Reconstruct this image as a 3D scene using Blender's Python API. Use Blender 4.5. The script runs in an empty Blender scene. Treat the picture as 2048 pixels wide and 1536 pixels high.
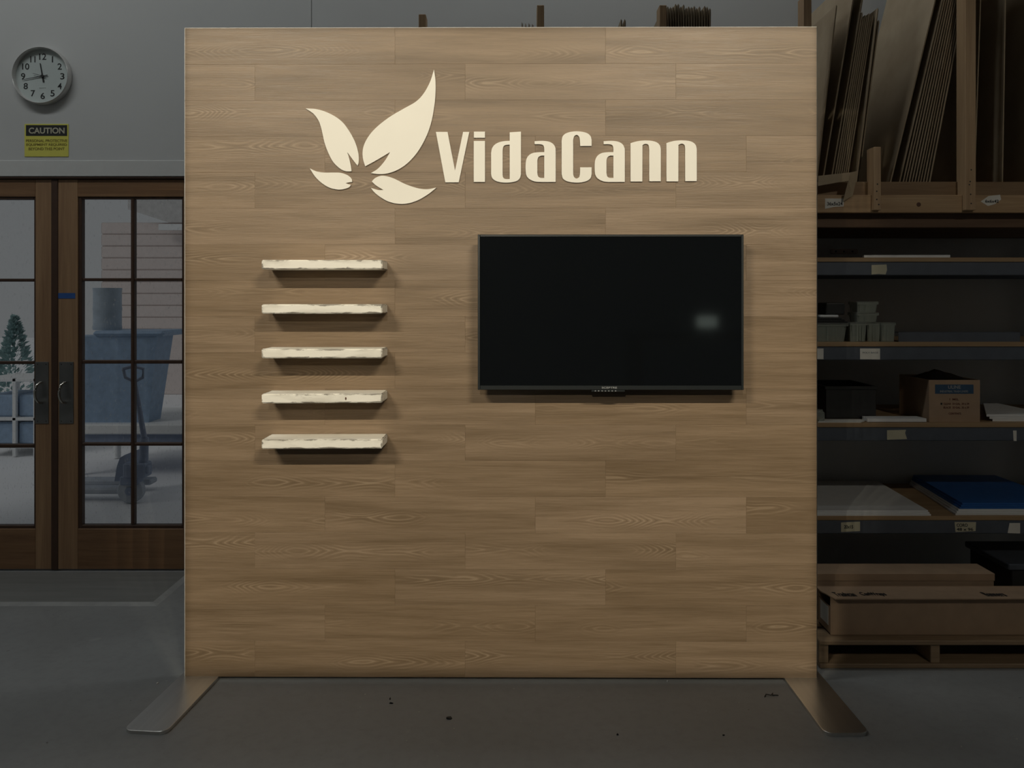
import bpy, bmesh, math, random
from mathutils import Vector, Matrix
random.seed(7)
SC = bpy.context.scene
COL = SC.collection
# ------------------------------------------------------------------ camera, sky, lights, exposure
F, HX, HY, EYE = 1580.0, 1024.0, 600.0, 1.43      # focal length in pixels, vanishing point, eye height
PANEL_Y, PANEL_A = 2.97, math.radians(0.3)        # display wall front, tiny turn
WALL_Y, RACK_Y = 4.16, 3.5
cam = bpy.data.cameras.new('camera'); camo = bpy.data.objects.new('camera', cam); COL.objects.link(camo)
camo.location = (0, 0, EYE); camo.rotation_euler = (math.pi/2, 0, 0)
cam.sensor_width = 36.0; cam.lens = F/2048*36; cam.shift_y = -(768-HY)/2048; cam.clip_start = .02
SC.camera = camo
w = bpy.data.worlds.new('overcast_sky'); SC.world = w; w.use_nodes = True
w.node_tree.nodes['Background'].inputs[0].default_value = (.95, .98, 1, 1)
w.node_tree.nodes['Background'].inputs[1].default_value = .125
ORD = ['first', 'second', 'third', 'fourth', 'fifth', 'sixth', 'seventh', 'eighth', 'ninth', 'tenth', 'eleventh', 'twelfth', 'thirteenth', 'fourteenth', 'fifteenth', 'sixteenth', 'seventeenth', 'eighteenth']
SC.view_settings.view_transform = 'Standard'; SC.view_settings.look = 'None'
SC.view_settings.exposure = 0; SC.view_settings.gamma = 1; SC.view_settings.use_curve_mapping = False
SPOT_W, SPOT_COL = 154, (1, .915, .735)
SPOTS = [(x, -2.05, 4.42) for x in (-3.05, -2.7, -2.35, -2.0, 1.3, 1.65, 2.0, 2.35)] + [(-.45, -2.05, 2.75)]  # last one is an added low fill lamp that softens the shelf shadows
def area(name, loc, sx, sy, watt, col=(1, 1, 1), rot=(0, 0, 0)):
    l = bpy.data.lights.new(name, 'AREA'); l.shape = 'RECTANGLE'; l.size = sx; l.size_y = sy; l.energy = watt; l.color = col
    o = bpy.data.objects.new(name, l); o.location = loc; o.rotation_euler = rot; COL.objects.link(o); return o
area('ceiling_lamp_light', (-2.9, 2.3, 4.82), 2.6, .25, 27, (.96, 1, 1))
area('ceiling_lamp_light', (.6, 3.5, 4.82), 1.6, .25, 13, (.96, 1, 1))
sun = bpy.data.lights.new('hazy_sun', 'SUN'); sun.energy = .3; sun.angle = math.radians(25); sun.color = (1, .98, .95)
suno = bpy.data.objects.new('hazy_sun', sun); COL.objects.link(suno); suno.rotation_euler = Vector((.6, .5, -.62)).to_track_quat('-Z', 'Y').to_euler()

# ------------------------------------------------------------------ helpers
def P(px, py, Y):                                  # photograph pixel -> (x, z) on the plane at depth Y
    return ((px-HX)*Y/F, EYE+(HY-py)*Y/F)
EX, EYv = Vector((math.cos(PANEL_A), -math.sin(PANEL_A), 0)), Vector((math.sin(PANEL_A), math.cos(PANEL_A), 0))
ORG = Vector((0, PANEL_Y, 0))
def PP(px, py, c=0):                               # pixel -> local (x, z) on the plane c metres in front of the display wall
    d = Vector(((px-HX)/F, 1, (HY-py)/F)); t = (ORG.dot(EYv)-c)/d.dot(EYv)
    q = d*t - ORG; return q.dot(EX), EYE+d.z*t
def setp(o, label=None, cat=None, group=None, kind=None):
    if label: o['label'] = label
    if cat: o['category'] = cat
    if group: o['group'] = group
    if kind: o['kind'] = kind
    return o
def thing(name, label, cat, loc=(0, 0, 0), group=None, rotz=0):
    o = bpy.data.objects.new(name, None); COL.objects.link(o); o.location = loc; o.rotation_euler = (0, 0, rotz)
    o.empty_display_size = .1
    return setp(o, label, cat, group)
def struct_empty(name, loc=(0, 0, 0)):
    o = bpy.data.objects.new(name, None); COL.objects.link(o); o.location = loc; o['kind'] = 'structure'; return o
def bx(bm, x0, x1, y0, y1, z0, z1, bev=0, seg=1, mat=None):
    vs = [bm.verts.new((x, y, z)) for x in (x0, x1) for y in (y0, y1) for z in (z0, z1)]
    fs = [bm.faces.new([vs[i] for i in q]) for q in ((0, 1, 3, 2), (4, 6, 7, 5), (0, 4, 5, 1), (2, 3, 7, 6), (0, 2, 6, 4), (1, 5, 7, 3))]
    if mat is not None: bmesh.ops.transform(bm, matrix=mat, verts=vs)
    if bev:
        es = list({e for f in fs for e in f.edges})
        bmesh.ops.bevel(bm, geom=es, offset=bev, segments=seg, affect='EDGES', profile=.5)
def cyl(bm, p0, p1, r0, r1=None, n=16, caps=True):
    p0, p1 = Vector(p0), Vector(p1); r1 = r0 if r1 is None else r1
    ax = (p1-p0).normalized(); u = ax.orthogonal().normalized(); v = ax.cross(u)
    a = [bm.verts.new(p0+r0*(math.cos(t)*u+math.sin(t)*v)) for t in [2*math.pi*i/n for i in range(n)]]
    b = [bm.verts.new(p1+r1*(math.cos(t)*u+math.sin(t)*v)) for t in [2*math.pi*i/n for i in range(n)]]
    for i in range(n): bm.faces.new((a[i], a[(i+1) % n], b[(i+1) % n], b[i]))
    if caps: bm.faces.new(a[::-1]); bm.faces.new(b)
def lathe(bm, prof, org=(0, 0, 0), axis='Z', n=32):  # prof: (radius, height)
    rings = []
    for r, h in prof:
        ring = []
        for i in range(n):
            t = 2*math.pi*i/n; c, s = r*math.cos(t), r*math.sin(t)
            p = (c, s, h) if axis == 'Z' else (c, -h, s)
            ring.append(bm.verts.new(Vector(p)+Vector(org)))
        rings.append(ring)
    for a, b in zip(rings, rings[1:]):
        for i in range(n): bm.faces.new((a[i], a[(i+1) % n], b[(i+1) % n], b[i]))
    if prof[0][0] > 1e-6: bm.faces.new(rings[0][::-1])
    if prof[-1][0] > 1e-6: bm.faces.new(rings[-1])
def tube(bm, pts, r, n=10):
    pts = [Vector(p) for p in pts]; rings = []; up = Vector((.13, .27, .95))
    for i, p in enumerate(pts):
        t = (pts[min(i+1, len(pts)-1)]-pts[max(i-1, 0)]).normalized(); u = t.cross(up).normalized(); v = t.cross(u)
        rings.append([bm.verts.new(p+r*(math.cos(2*math.pi*k/n)*u+math.sin(2*math.pi*k/n)*v)) for k in range(n)])
    for a, b in zip(rings, rings[1:]):
        for k in range(n): bm.faces.new((a[k], a[(k+1) % n], b[(k+1) % n], b[k]))
    bm.faces.new(rings[0][::-1]); bm.faces.new(rings[-1])
def obj(name, bm, m, parent=None, off=None, loc=None, rot=None, smooth=False):
    if off is not None: bmesh.ops.translate(bm, verts=bm.verts, vec=-Vector(off))
    bmesh.ops.recalc_face_normals(bm, faces=bm.faces)
    me = bpy.data.meshes.new(name); bm.to_mesh(me); bm.free(); me.materials.append(m)
    if smooth:
        for p in me.polygons: p.use_smooth = True
        me.set_sharp_from_angle(angle=math.radians(40))
    o = bpy.data.objects.new(name, me); COL.objects.link(o)
    if parent is not None: o.parent = parent
    if loc is not None: o.location = loc
    if rot is not None: o.rotation_euler = rot
    return o
def box(name, b, m, parent=None, off=None, bev=0, **k):
    bm = bmesh.new()
    for q in (b if isinstance(b, list) else [b]): bx(bm, *q, bev=bev)
    return obj(name, bm, m, parent, off, **k)
def copy_tree(o, parent=None):
    c = o.copy(); COL.objects.link(c)
    if parent is not None: c.parent = parent
    for ch in list(o.children): copy_tree(ch, c)
    return c
def curve_mesh(loops, depth, name):                # flat outlines in (x, z) -> solid of that depth, front at y=-depth, back at y=0
    cu = bpy.data.curves.new(name, 'CURVE'); cu.dimensions = '2D'; cu.fill_mode = 'BOTH'; cu.extrude = depth/2
    for lp in loops:
        sp = cu.splines.new('POLY'); sp.points.add(len(lp)-1); sp.use_cyclic_u = True
        for p, q in zip(sp.points, lp): p.co = (q[0], q[1], 0, 1)
    o = bpy.data.objects.new(name, cu); COL.objects.link(o)
    bpy.context.view_layer.update()
    me = bpy.data.meshes.new_from_object(o.evaluated_get(bpy.context.evaluated_depsgraph_get()))
    bpy.data.objects.remove(o); bpy.data.curves.remove(cu)
    for v in me.vertices: v.co = (v.co.x, -depth/2-v.co.z, v.co.y)
    return me
def from_mesh(name, me, m, parent=None, loc=None, rot=None):
    me.name = name; me.materials.clear(); me.materials.append(m)
    o = bpy.data.objects.new(name, me); COL.objects.link(o)
    if parent is not None: o.parent = parent
    if loc is not None: o.location = loc
    if rot is not None: o.rotation_euler = rot
    return o
def text(s, x0, x1, z0, z1, y, m, parent=None, bold=0, name='lettering', depth=.0006, off=(0, 0, 0), rot=None):
    cu = bpy.data.curves.new('t', 'FONT'); cu.body = s; cu.size = 1; cu.offset = bold; cu.extrude = .01
    o = bpy.data.objects.new('t', cu); COL.objects.link(o); bpy.context.view_layer.update()
    me = bpy.data.meshes.new_from_object(o.evaluated_get(bpy.context.evaluated_depsgraph_get()))
    bpy.data.objects.remove(o); bpy.data.curves.remove(cu)
    xs = [v.co.x for v in me.vertices]; ys = [v.co.y for v in me.vertices]
    ax, bxx, ay, by = min(xs), max(xs), min(ys), max(ys)
    for v in me.vertices:
        v.co = (x0+(v.co.x-ax)/(bxx-ax)*(x1-x0)-off[0], y-depth/2-v.co.z/.01*depth/2-off[1], z0+(v.co.y-ay)/(by-ay)*(z1-z0)-off[2])
    return from_mesh(name, me, m, parent, rot=rot)
def spline(pts, corners, n=7):                     # closed Catmull-Rom with sharp corners
    N = len(pts); out = []
    for i in range(N):
        p1, p2 = pts[i], pts[(i+1) % N]
        p0 = pts[i-1] if i not in corners else (2*p1[0]-p2[0], 2*p1[1]-p2[1])
        p3 = pts[(i+2) % N] if (i+1) % N not in corners else (2*p2[0]-p1[0], 2*p2[1]-p1[1])
        for k in range(n):
            t = k/n
            out.append(tuple(.5*(2*p1[j]+(p2[j]-p0[j])*t+(2*p0[j]-5*p1[j]+4*p2[j]-p3[j])*t*t+(3*p1[j]-p0[j]-3*p2[j]+p3[j])*t**3) for j in (0, 1)))
    return out

# ------------------------------------------------------------------ materials
class NT:
    def __init__(s, name):
        s.m = bpy.data.materials.new(name); s.m.use_nodes = True; s.t = s.m.node_tree
        s.b = s.t.nodes['Principled BSDF']; s.out = s.t.nodes['Material Output']
    def n(s, typ, ins=None, **props):
        nd = s.t.nodes.new('ShaderNode'+typ)
        for k, v in props.items(): setattr(nd, k, v)
        for k, v in (ins or {}).items():
            if isinstance(v, bpy.types.NodeSocket): s.t.links.new(v, nd.inputs[k])
            else: nd.inputs[k].default_value = v
        return nd
    def math(s, op, a, b=0.0, c=None):
        ins = {0: a, 1: b}
        if c is not None: ins[2] = c
        return s.n('Math', ins, operation=op).outputs[0]
    def noise(s, vec, scale=1, detail=3, rough=.5, dist=0):
        return s.n('TexNoise', {'Vector': vec, 'Scale': scale, 'Detail': detail, 'Roughness': rough, 'Distortion': dist}).outputs[0]
    def mapr(s, v, a, b, c=0.0, d=1.0):
        return s.n('MapRange', {0: v, 1: a, 2: b, 3: c, 4: d}).outputs[0]
    def mix(s, f, a, b, mode='MIX'):
        nd = s.n('Mix', data_type='RGBA', blend_type=mode)
        for k, v in ((0, f), (6, a), (7, b)):
            if isinstance(v, bpy.types.NodeSocket): s.t.links.new(v, nd.inputs[k])
            else: nd.inputs[k].default_value = v if k == 0 or len(v) == 4 else (*v, 1)
        return nd.outputs[2]
    def coords(s, sc=(1, 1, 1), rnd=True, gen='Object'):
        c = s.n('TexCoord').outputs[gen]
        if rnd:
            r = s.n('ObjectInfo').outputs['Random']
            k = s.n('CombineXYZ', {0: s.math('MULTIPLY', r, 17.3), 1: s.math('MULTIPLY', r, 9.1), 2: s.math('MULTIPLY', r, 31.7)}).outputs[0]
            c = s.n('VectorMath', {0: c, 1: k}, operation='ADD').outputs[0]
        return s.n('VectorMath', {0: c, 1: sc}, operation='MULTIPLY').outputs[0]
    def fin(s, col=None, rough=.5, metal=0, bump=None, bs=.2, spec=None):
        for key, v in (('Base Color', col), ('Roughness', rough), ('Metallic', metal)):
            if v is None: continue
            if isinstance(v, bpy.types.NodeSocket): s.t.links.new(v, s.b.inputs[key])
            else: s.b.inputs[key].default_value = (*v, 1) if key == 'Base Color' else v
        if spec is not None: s.b.inputs['Specular IOR Level'].default_value = spec
        if bump is not None:
            nd = s.n('Bump', {'Height': bump, 'Strength': bs, 'Distance': .002}); s.t.links.new(nd.outputs[0], s.b.inputs['Normal'])
        return s.m
def plain(name, col, rough=.5, metal=0, var=.12, scale=(18, 18, 18), bump=.1, spec=None):
    t = NT(name); n = t.noise(t.coords(scale), 1, 4)
    c = t.mix(t.mapr(n, .25, .75), [x*(1-var) for x in col], [min(1, x*(1+var)) for x in col])
    return t.fin(c, rough, metal, n, bump, spec)
def wood(name, dark, light, along='X', rough=.55, knots=False, spec=.4):
    t = NT(name); s = {'X': (1.5, 30, 30), 'Y': (30, 1.5, 30), 'Z': (30, 30, 1.5)}[along]
    c = t.coords(s); a = t.noise(c, 1, 5, .6, .6); b = t.noise(t.n('VectorMath', {0: c, 1: (5, 5, 5)}, operation='MULTIPLY').outputs[0], 1, 2)
    f = t.math('ADD', t.math('MULTIPLY', a, .75), t.math('MULTIPLY', b, .25))
    return t.fin(t.mix(t.mapr(f, .3, .7), dark, light), rough, 0, b, .15, spec)
def laminate():
    t = NT('oak_laminate')
    r = t.n('ObjectInfo').outputs['Random']
    c = t.coords((1, 1, 1))
    def sc(v, k): return t.n('VectorMath', {0: v, 1: k}, operation='MULTIPLY').outputs[0]
    streak = t.noise(sc(c, (1.6, 1, 26)), 1, 4, .55, .5)
    band = t.noise(sc(c, (.9, 1, 11)), 1, 2, .5, .8)
    fine = t.noise(sc(c, (7, 1, 330)), 1, 3, .6)
    grain = t.noise(sc(c, (30, 1, 480)), 1, 2, .5)
    # cathedral figure: long nested ellipses along each plank, wobbling with noise
    loc = t.n('TexCoord').outputs['Object']
    sx = t.n('SeparateXYZ', {0: loc})
    wob = t.noise(sc(c, (3.2, 1, 14)), 1, 3, .55)
    run = t.noise(sc(c, (2.1, 0, 1.2)), 1, 1, .4)
    zo = t.math('MULTIPLY', t.math('SUBTRACT', t.math('FRACT', t.math('MULTIPLY', r, 13.7)), .5), .06)
    zz = t.math('ADD', t.math('ADD', sx.outputs[2], zo), t.math('MULTIPLY', t.math('SUBTRACT', wob, .5), .03))
    vee = t.math('SQRT', t.math('ADD', t.math('MULTIPLY', zz, zz), .000012))
    ring = t.math('SINE', t.math('MULTIPLY_ADD', wob, 5, t.math('MULTIPLY_ADD', run, 190, t.math('MULTIPLY', vee, 560))))
    mask = t.math('EXPONENT', t.math('MULTIPLY', t.math('MULTIPLY', zz, zz), -2300))
    mask = t.math('MULTIPLY', mask, t.mapr(t.noise(sc(c, (2.6, 1, 2)), 1, 1), .44, .62))
    lite = t.math('MULTIPLY', t.mapr(ring, .5, 1.0), mask); drk = t.math('MULTIPLY', t.mapr(ring, -.2, -1.0), mask)
    tone = t.math('ADD', t.math('MULTIPLY', streak, .5), t.math('ADD', t.math('MULTIPLY', band, .35), t.math('MULTIPLY', fine, .3)))
    col = t.mix(t.mapr(tone, .42, .72), (.155, .106, .061), (.275, .198, .128))
    col = t.mix(t.math('MULTIPLY', lite, .42), col, (.41, .315, .215))
    col = t.mix(t.math('MULTIPLY', drk, .42), col, (.125, .085, .048))
    hue = t.mix(t.math('FRACT', t.math('MULTIPLY', r, 5.3)), (.95, .92, .88), (1.06, 1.05, 1.06))
    col = t.mix(1, col, hue, 'MULTIPLY')
    col = t.mix(t.math('MULTIPLY', t.mapr(grain, .56, .72), .22), col, (.13, .095, .062))
    return t.fin(col, t.mapr(fine, .3, .7, .36, .5), 0, t.math('ADD', fine, t.math('MULTIPLY', grain, .5)), .22, .45)
def distressed(L, D, T):
    t = NT('distressed_white_paint'); c0 = t.n('TexCoord').outputs['Object']; s = t.n('SeparateXYZ', {0: c0})
    c = t.coords((1, 1, 1))
    ez = t.math('SUBTRACT', T/2, t.math('ABSOLUTE', s.outputs[2])); ex = t.math('SUBTRACT', L/2, t.math('ABSOLUTE', s.outputs[0]))
    ey = t.math('SUBTRACT', D/2, t.math('ABSOLUTE', s.outputs[1]))
    # second smallest distance to the faces = distance to the nearest edge
    mn = t.math('MINIMUM', ez, t.math('MINIMUM', ex, ey))
    tot = t.math('ADD', ez, t.math('ADD', ex, ey)); mx = t.math('MAXIMUM', ez, t.math('MAXIMUM', ex, ey))
    edge = t.math('SUBTRACT', t.math('SUBTRACT', tot, mx), mn)
    n1 = t.noise(t.n('VectorMath', {0: c, 1: (14, 30, 60)}, operation='MULTIPLY').outputs[0], 1, 5, .65, .6)
    n2 = t.noise(t.n('VectorMath', {0: c, 1: (6, 20, 25)}, operation='MULTIPLY').outputs[0], 1, 3, .5, .4)
    n3 = t.noise(t.n('VectorMath', {0: c, 1: (40, 200, 420)}, operation='MULTIPLY').outputs[0], 1, 2)
    e1 = t.mapr(edge, .003, .0085, 1, 0)
    e2 = t.mapr(edge, .0018, .0032, 0, 1)                # the very arris stays pale
    worn = t.math('MULTIPLY', t.mapr(t.math('MULTIPLY_ADD', e1, .22, n1), .66, .76), e2)
    smoke = t.math('MULTIPLY', t.mapr(n2, .5, .68), t.mapr(edge, .0, .014, 1, .45))
    col = t.mix(t.math('MULTIPLY', smoke, .65), (.87, .83, .74), (.42, .38, .31))
    col = t.mix(t.math('MULTIPLY', worn, .8), col, (.10, .078, .052))
    col = t.mix(t.math('MULTIPLY', t.mapr(n3, .6, .75), .15), col, (.4, .35, .28))
    return t.fin(col, .6, 0, n1, .3)
def floor_mat():
    t = NT('grey_painted_concrete'); c = t.n('TexCoord').outputs['Object']
    a = t.noise(c, 1.1, 5, .6); b = t.noise(c, 26, 4, .6)
    base = t.mix(t.mapr(a, .3, .7), (.225, .228, .225), (.30, .305, .30))
    base = t.mix(t.math('MULTIPLY', t.mapr(b, .45, .8), .3), base, (.16, .16, .155))
    warp = t.n('VectorMath', {0: c, 1: t.n('VectorMath', {0: t.n('TexNoise', {'Vector': c, 'Scale': 9.0, 'Detail': 3.0}).outputs[1], 1: (.12, .12, 0)}, operation='MULTIPLY').outputs[0]}, operation='ADD').outputs[0]
    v = t.n('TexVoronoi', {'Vector': warp, 'Scale': 4.2, 'Randomness': 1.0}); pick = t.n('SeparateColor', {0: v.outputs['Color']})
    sp = t.math('MULTIPLY', t.mapr(v.outputs['Distance'], .05, .09, 1, 0), t.mapr(pick.outputs[0], .62, .66))
    base = t.mix(t.math('MULTIPLY', sp, .3), base, (.42, .41, .38))
    v2 = t.n('TexVoronoi', {'Vector': warp, 'Scale': 11.0, 'Randomness': 1.0}); p2 = t.n('SeparateColor', {0: v2.outputs['Color']})
    sp2 = t.math('MULTIPLY', t.mapr(v2.outputs['Distance'], .04, .07, 1, 0), t.mapr(p2.outputs[1], .8, .84))
    base = t.mix(t.math('MULTIPLY', sp2, .7), base, (.07, .068, .06))
    v3 = t.n('TexVoronoi', {'Vector': warp, 'Scale': 17.0, 'Randomness': 1.0}); p3 = t.n('SeparateColor', {0: v3.outputs['Color']})
    sp3 = t.math('MULTIPLY', t.mapr(v3.outputs['Distance'], .03, .06, 1, 0), t.mapr(p3.outputs[2], .86, .9))
    base = t.mix(t.math('MULTIPLY', sp3, .6), base, (.5, .48, .42))
    return t.fin(base, t.mapr(a, .3, .7, .36, .5), 0, b, .06, .4)
def glass_mat():
    t = NT('door_glass'); c = t.coords((1, 1, 1), False)
    tr = t.n('BsdfTransparent', {0: (.97, .98, .98, 1)}).outputs[0]; gl = t.n('BsdfGlossy', {0: (1, 1, 1, 1), 1: .02}).outputs[0]
    df = t.n('BsdfDiffuse', {0: (.7, .72, .75, 1)}).outputs[0]
    m1 = t.n('MixShader', {0: t.n('Fresnel', {0: 1.25}).outputs[0], 1: tr, 2: gl}).outputs[0]
    v = t.noise(t.n('VectorMath', {0: c, 1: (3, 3, 1.2)}, operation='MULTIPLY').outputs[0], 38, 2)
    m2 = t.n('MixShader', {0: t.math('MULTIPLY', t.mapr(v, .62, .74), .25), 1: m1, 2: df}).outputs[0]
    t.t.links.new(m2, t.out.inputs[0]); return t.m
def clear_mat():
    t = NT('clear_plastic')
    tr = t.n('BsdfTransparent', {0: (.85, .88, .84, 1)}).outputs[0]; gl = t.n('BsdfGlossy', {0: (1, 1, 1, 1), 1: .15}).outputs[0]
    df = t.n('BsdfDiffuse', {0: (.62, .66, .58, 1)}).outputs[0]
    m1 = t.n('MixShader', {0: .3, 1: tr, 2: df}).outputs[0]
    m2 = t.n('MixShader', {0: t.n('Fresnel', {0: 1.5}).outputs[0], 1: m1, 2: gl}).outputs[0]
    t.t.links.new(m2, t.out.inputs[0]); return t.m
def emit(name, col, st):
    t = NT(name); e = t.n('Emission', {0: (*col, 1), 1: st}); t.t.links.new(e.outputs[0], t.out.inputs[0]); return t.m
def board_mat():                                    # corrugated cardboard, edges show flutes
    t = NT('brown_cardboard'); c = t.coords((1, 1, 1)); n = t.noise(c, 6, 4); f = t.noise(t.n('VectorMath', {0: c, 1: (40, 2, 2)}, operation='MULTIPLY').outputs[0], 4, 2)
    col = t.mix(t.mapr(n, .3, .7), (.35, .275, .185), (.45, .365, .255)); col = t.mix(t.math('MULTIPLY', f, .2), col, (.25, .18, .11))
    return t.fin(col, .75, 0, f, .1, .2)
M = dict(
    lam=laminate(), wall=plain('pale_grey_wall_paint', (.62, .625, .615), .7, var=.03, scale=(1.5, 1.5, 1.5), bump=.03),
    trimw=plain('off_white_trim_paint', (.68, .68, .66), .55, var=.03), floor=floor_mat(), ceil=plain('ceiling_paint', (.5, .5, .49), .8, var=.05),
    cream=plain('cream_painted_board', (.86, .82, .73), .55, var=.02, scale=(6, 6, 6), bump=.02),
    edge=plain('pale_edge_trim', (.7, .68, .64), .5, var=.04), black=plain('black_frame_metal', (.03, .03, .03), .5),
    steel=plain('brushed_grey_steel', (.70, .69, .66), .34, 1, var=.06, scale=(60, 4, 60)),
    door=wood('stained_door_wood', (.28, .16, .085), (.44, .27, .145), 'Z', .45), doorh=wood('stained_door_rail_wood', (.19, .1, .05), (.32, .18, .09), 'X', .45),
    bead=plain('dark_glazing_bead', (.07, .035, .02), .5), glass=glass_mat(), plate=plain('tarnished_handle_plate', (.22, .22, .215), .34, .8, var=.2, scale=(9, 9, 9)),
    chrome=plain('worn_chrome', (.72, .7, .64), .2, 1, var=.1), tape=plain('blue_masking_tape', (.03, .11, .36), .7),
    mat=plain('grey_rubber_mat', (.19, .19, .18), .6, var=.12, scale=(3, 30, 3)), matedge=plain('worn_mat_edge', (.33, .33, .32), .5),
    tv=plain('dark_tv_plastic', (.011, .014, .015), .38, var=.05), lettergrey=plain('grey_print', (.32, .33, .33), .5),
    pine=wood('pine_lumber', (.33, .2, .1), (.5, .34, .19), 'X'), pinez=wood('pine_post_lumber', (.36, .23, .125), (.52, .36, .21), 'Z'),
    pineold=wood('weathered_pallet_wood', (.22, .15, .09), (.38, .27, .165), 'X'), darkwood=wood('dark_beam_wood', (.11, .06, .032), (.17, .10, .055), 'X'),
    knot=plain('knot_wood', (.09, .035, .015), .6), nail=plain('nail_head', (.05, .045, .04), .5, .6),
    osb=wood('shelf_board_edge', (.3, .19, .1), (.42, .29, .16), 'X'), beam=plain('blue_grey_steel_beam', (.10, .115, .14), .45, .2, var=.1),
    card=board_mat(), boxcard=plain('brown_box_cardboard', (.37, .255, .165), .75, var=.08), paper=plain('white_paper', (.74, .72, .66), .8, var=.05), manila=plain('yellowed_tape_paper', (.55, .52, .38), .8, var=.08),
    ink=plain('black_ink', (.02, .02, .02), .6), yellow=plain('caution_yellow', (.78, .73, .13), .5, var=.04), signtext=plain('faded_sign_print', (.23, .18, .03), .5),
    white=plain('white_foam_sheet', (.76, .77, .77), .5, var=.03), blue=plain('blue_plastic_sheet', (.02, .115, .38), .4, var=.08), clear=clear_mat(),
    blackp=plain('black_plastic', (.025, .025, .024), .4), bag=plain('black_bin_liner', (.012, .012, .012), .25, var=.2, bump=.6), navy=plain('navy_print', (.03, .075, .14), .5),
    brownink=plain('dark_red_print', (.13, .035, .02), .6), face=plain('clock_face', (.60, .66, .64), .35, var=.02), rim=plain('grey_clock_rim', (.58, .57, .55), .3, .3, var=.05),
    ground=plain('pale_yard_concrete', (.86, .87, .89), .8, var=.03, scale=(.8, .8, .8)), pink=plain('pinkish_siding', (.68, .60, .57), .8, var=.04), roof=plain('grey_roof', (.55, .54, .53), .8),
    yblue=plain('faded_blue_plastic', (.28, .39, .54), .5, var=.15), ygrey=plain('blue_grey_steel_drum', (.38, .45, .52), .5, var=.1), jack=plain('dusty_blue_steel', (.24, .29, .40), .5, var=.1),
    rubber=plain('grey_tyre', (.42, .46, .52), .6), leaf=plain('evergreen_foliage', (.28, .42, .42), .8, var=.4, scale=(40, 40, 40)), bench=wood('workbench_top', (.2, .12, .06), (.3, .2, .11)),
    outlet=plain('beige_plastic', (.45, .38, .34), .4), lampin=plain('matt_black_lamp', (.01, .01, .01), .9),
)
_t = NT('tv_screen_glass'); M['screen'] = _t.fin((.004, .005, .006), .065, 0, spec=.5)

# ------------------------------------------------------------------ room shell
XL, XR, YF, ZC = -4.6, 4.2, -5.0, 4.9
DL, DR, DT = P(-190, 0, WALL_Y)[0], P(412, 0, WALL_Y)[0], P(0, 352, WALL_Y)[1]
setp(box('floor', (XL, XR, YF, WALL_Y+.12, -.1, 0), M['floor']), kind='structure')
setp(box('ceiling', (XL, XR, YF, WALL_Y+.12, ZC, ZC+.1), M['ceil']), kind='structure')
setp(box('wall_left', (XL-.1, XL, YF, WALL_Y+.12, -.1, ZC+.1), M['wall']), kind='structure')
setp(box('wall_right', (XR, XR+.1, YF, WALL_Y+.12, -.1, ZC+.1), M['wall']), kind='structure')
setp(box('wall_front', (XL, XR, YF-.1, YF, -.1, ZC+.1), M['wall']), kind='structure')
xs = P(623, 0, WALL_Y)[0]
setp(box('wall_back', [(XL, DL, WALL_Y, WALL_Y+.12, -.1, ZC), (DL, DR, WALL_Y, WALL_Y+.12, DT, ZC), (DR, xs-.002, WALL_Y, WALL_Y+.12, -.1, ZC),
                       (xs-.002, xs+.002, WALL_Y+.006, WALL_Y+.12, -.1, ZC), (xs+.002, XR, WALL_Y, WALL_Y+.12, -.1, ZC)], M['wall']), kind='structure')
z1, z0 = P(0, 321, WALL_Y)[1], P(0, 353, WALL_Y)[1]
setp(box('trim_1', (DL-.12, xs-.1, WALL_Y-.006, WALL_Y, z0, z1), M['trimw'], bev=.002), kind='structure')
# door frame
fx = .022
tr = struct_empty('trim_2', (DL, WALL_Y, 0))
box('head_jamb', (DL, DR, WALL_Y-.002, WALL_Y+.11, DT-.014, DT), M['bead'], tr, (DL, WALL_Y, 0), .002)
box('side_jamb', (DL-fx, DL, WALL_Y-.004, WALL_Y+.11, 0, DT), M['doorh'], tr, (DL, WALL_Y, 0), .002)
box('side_jamb', (DR, DR+fx, WALL_Y-.004, WALL_Y+.11, 0, DT), M['doorh'], tr, (DL, WALL_Y, 0), .002)
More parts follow.
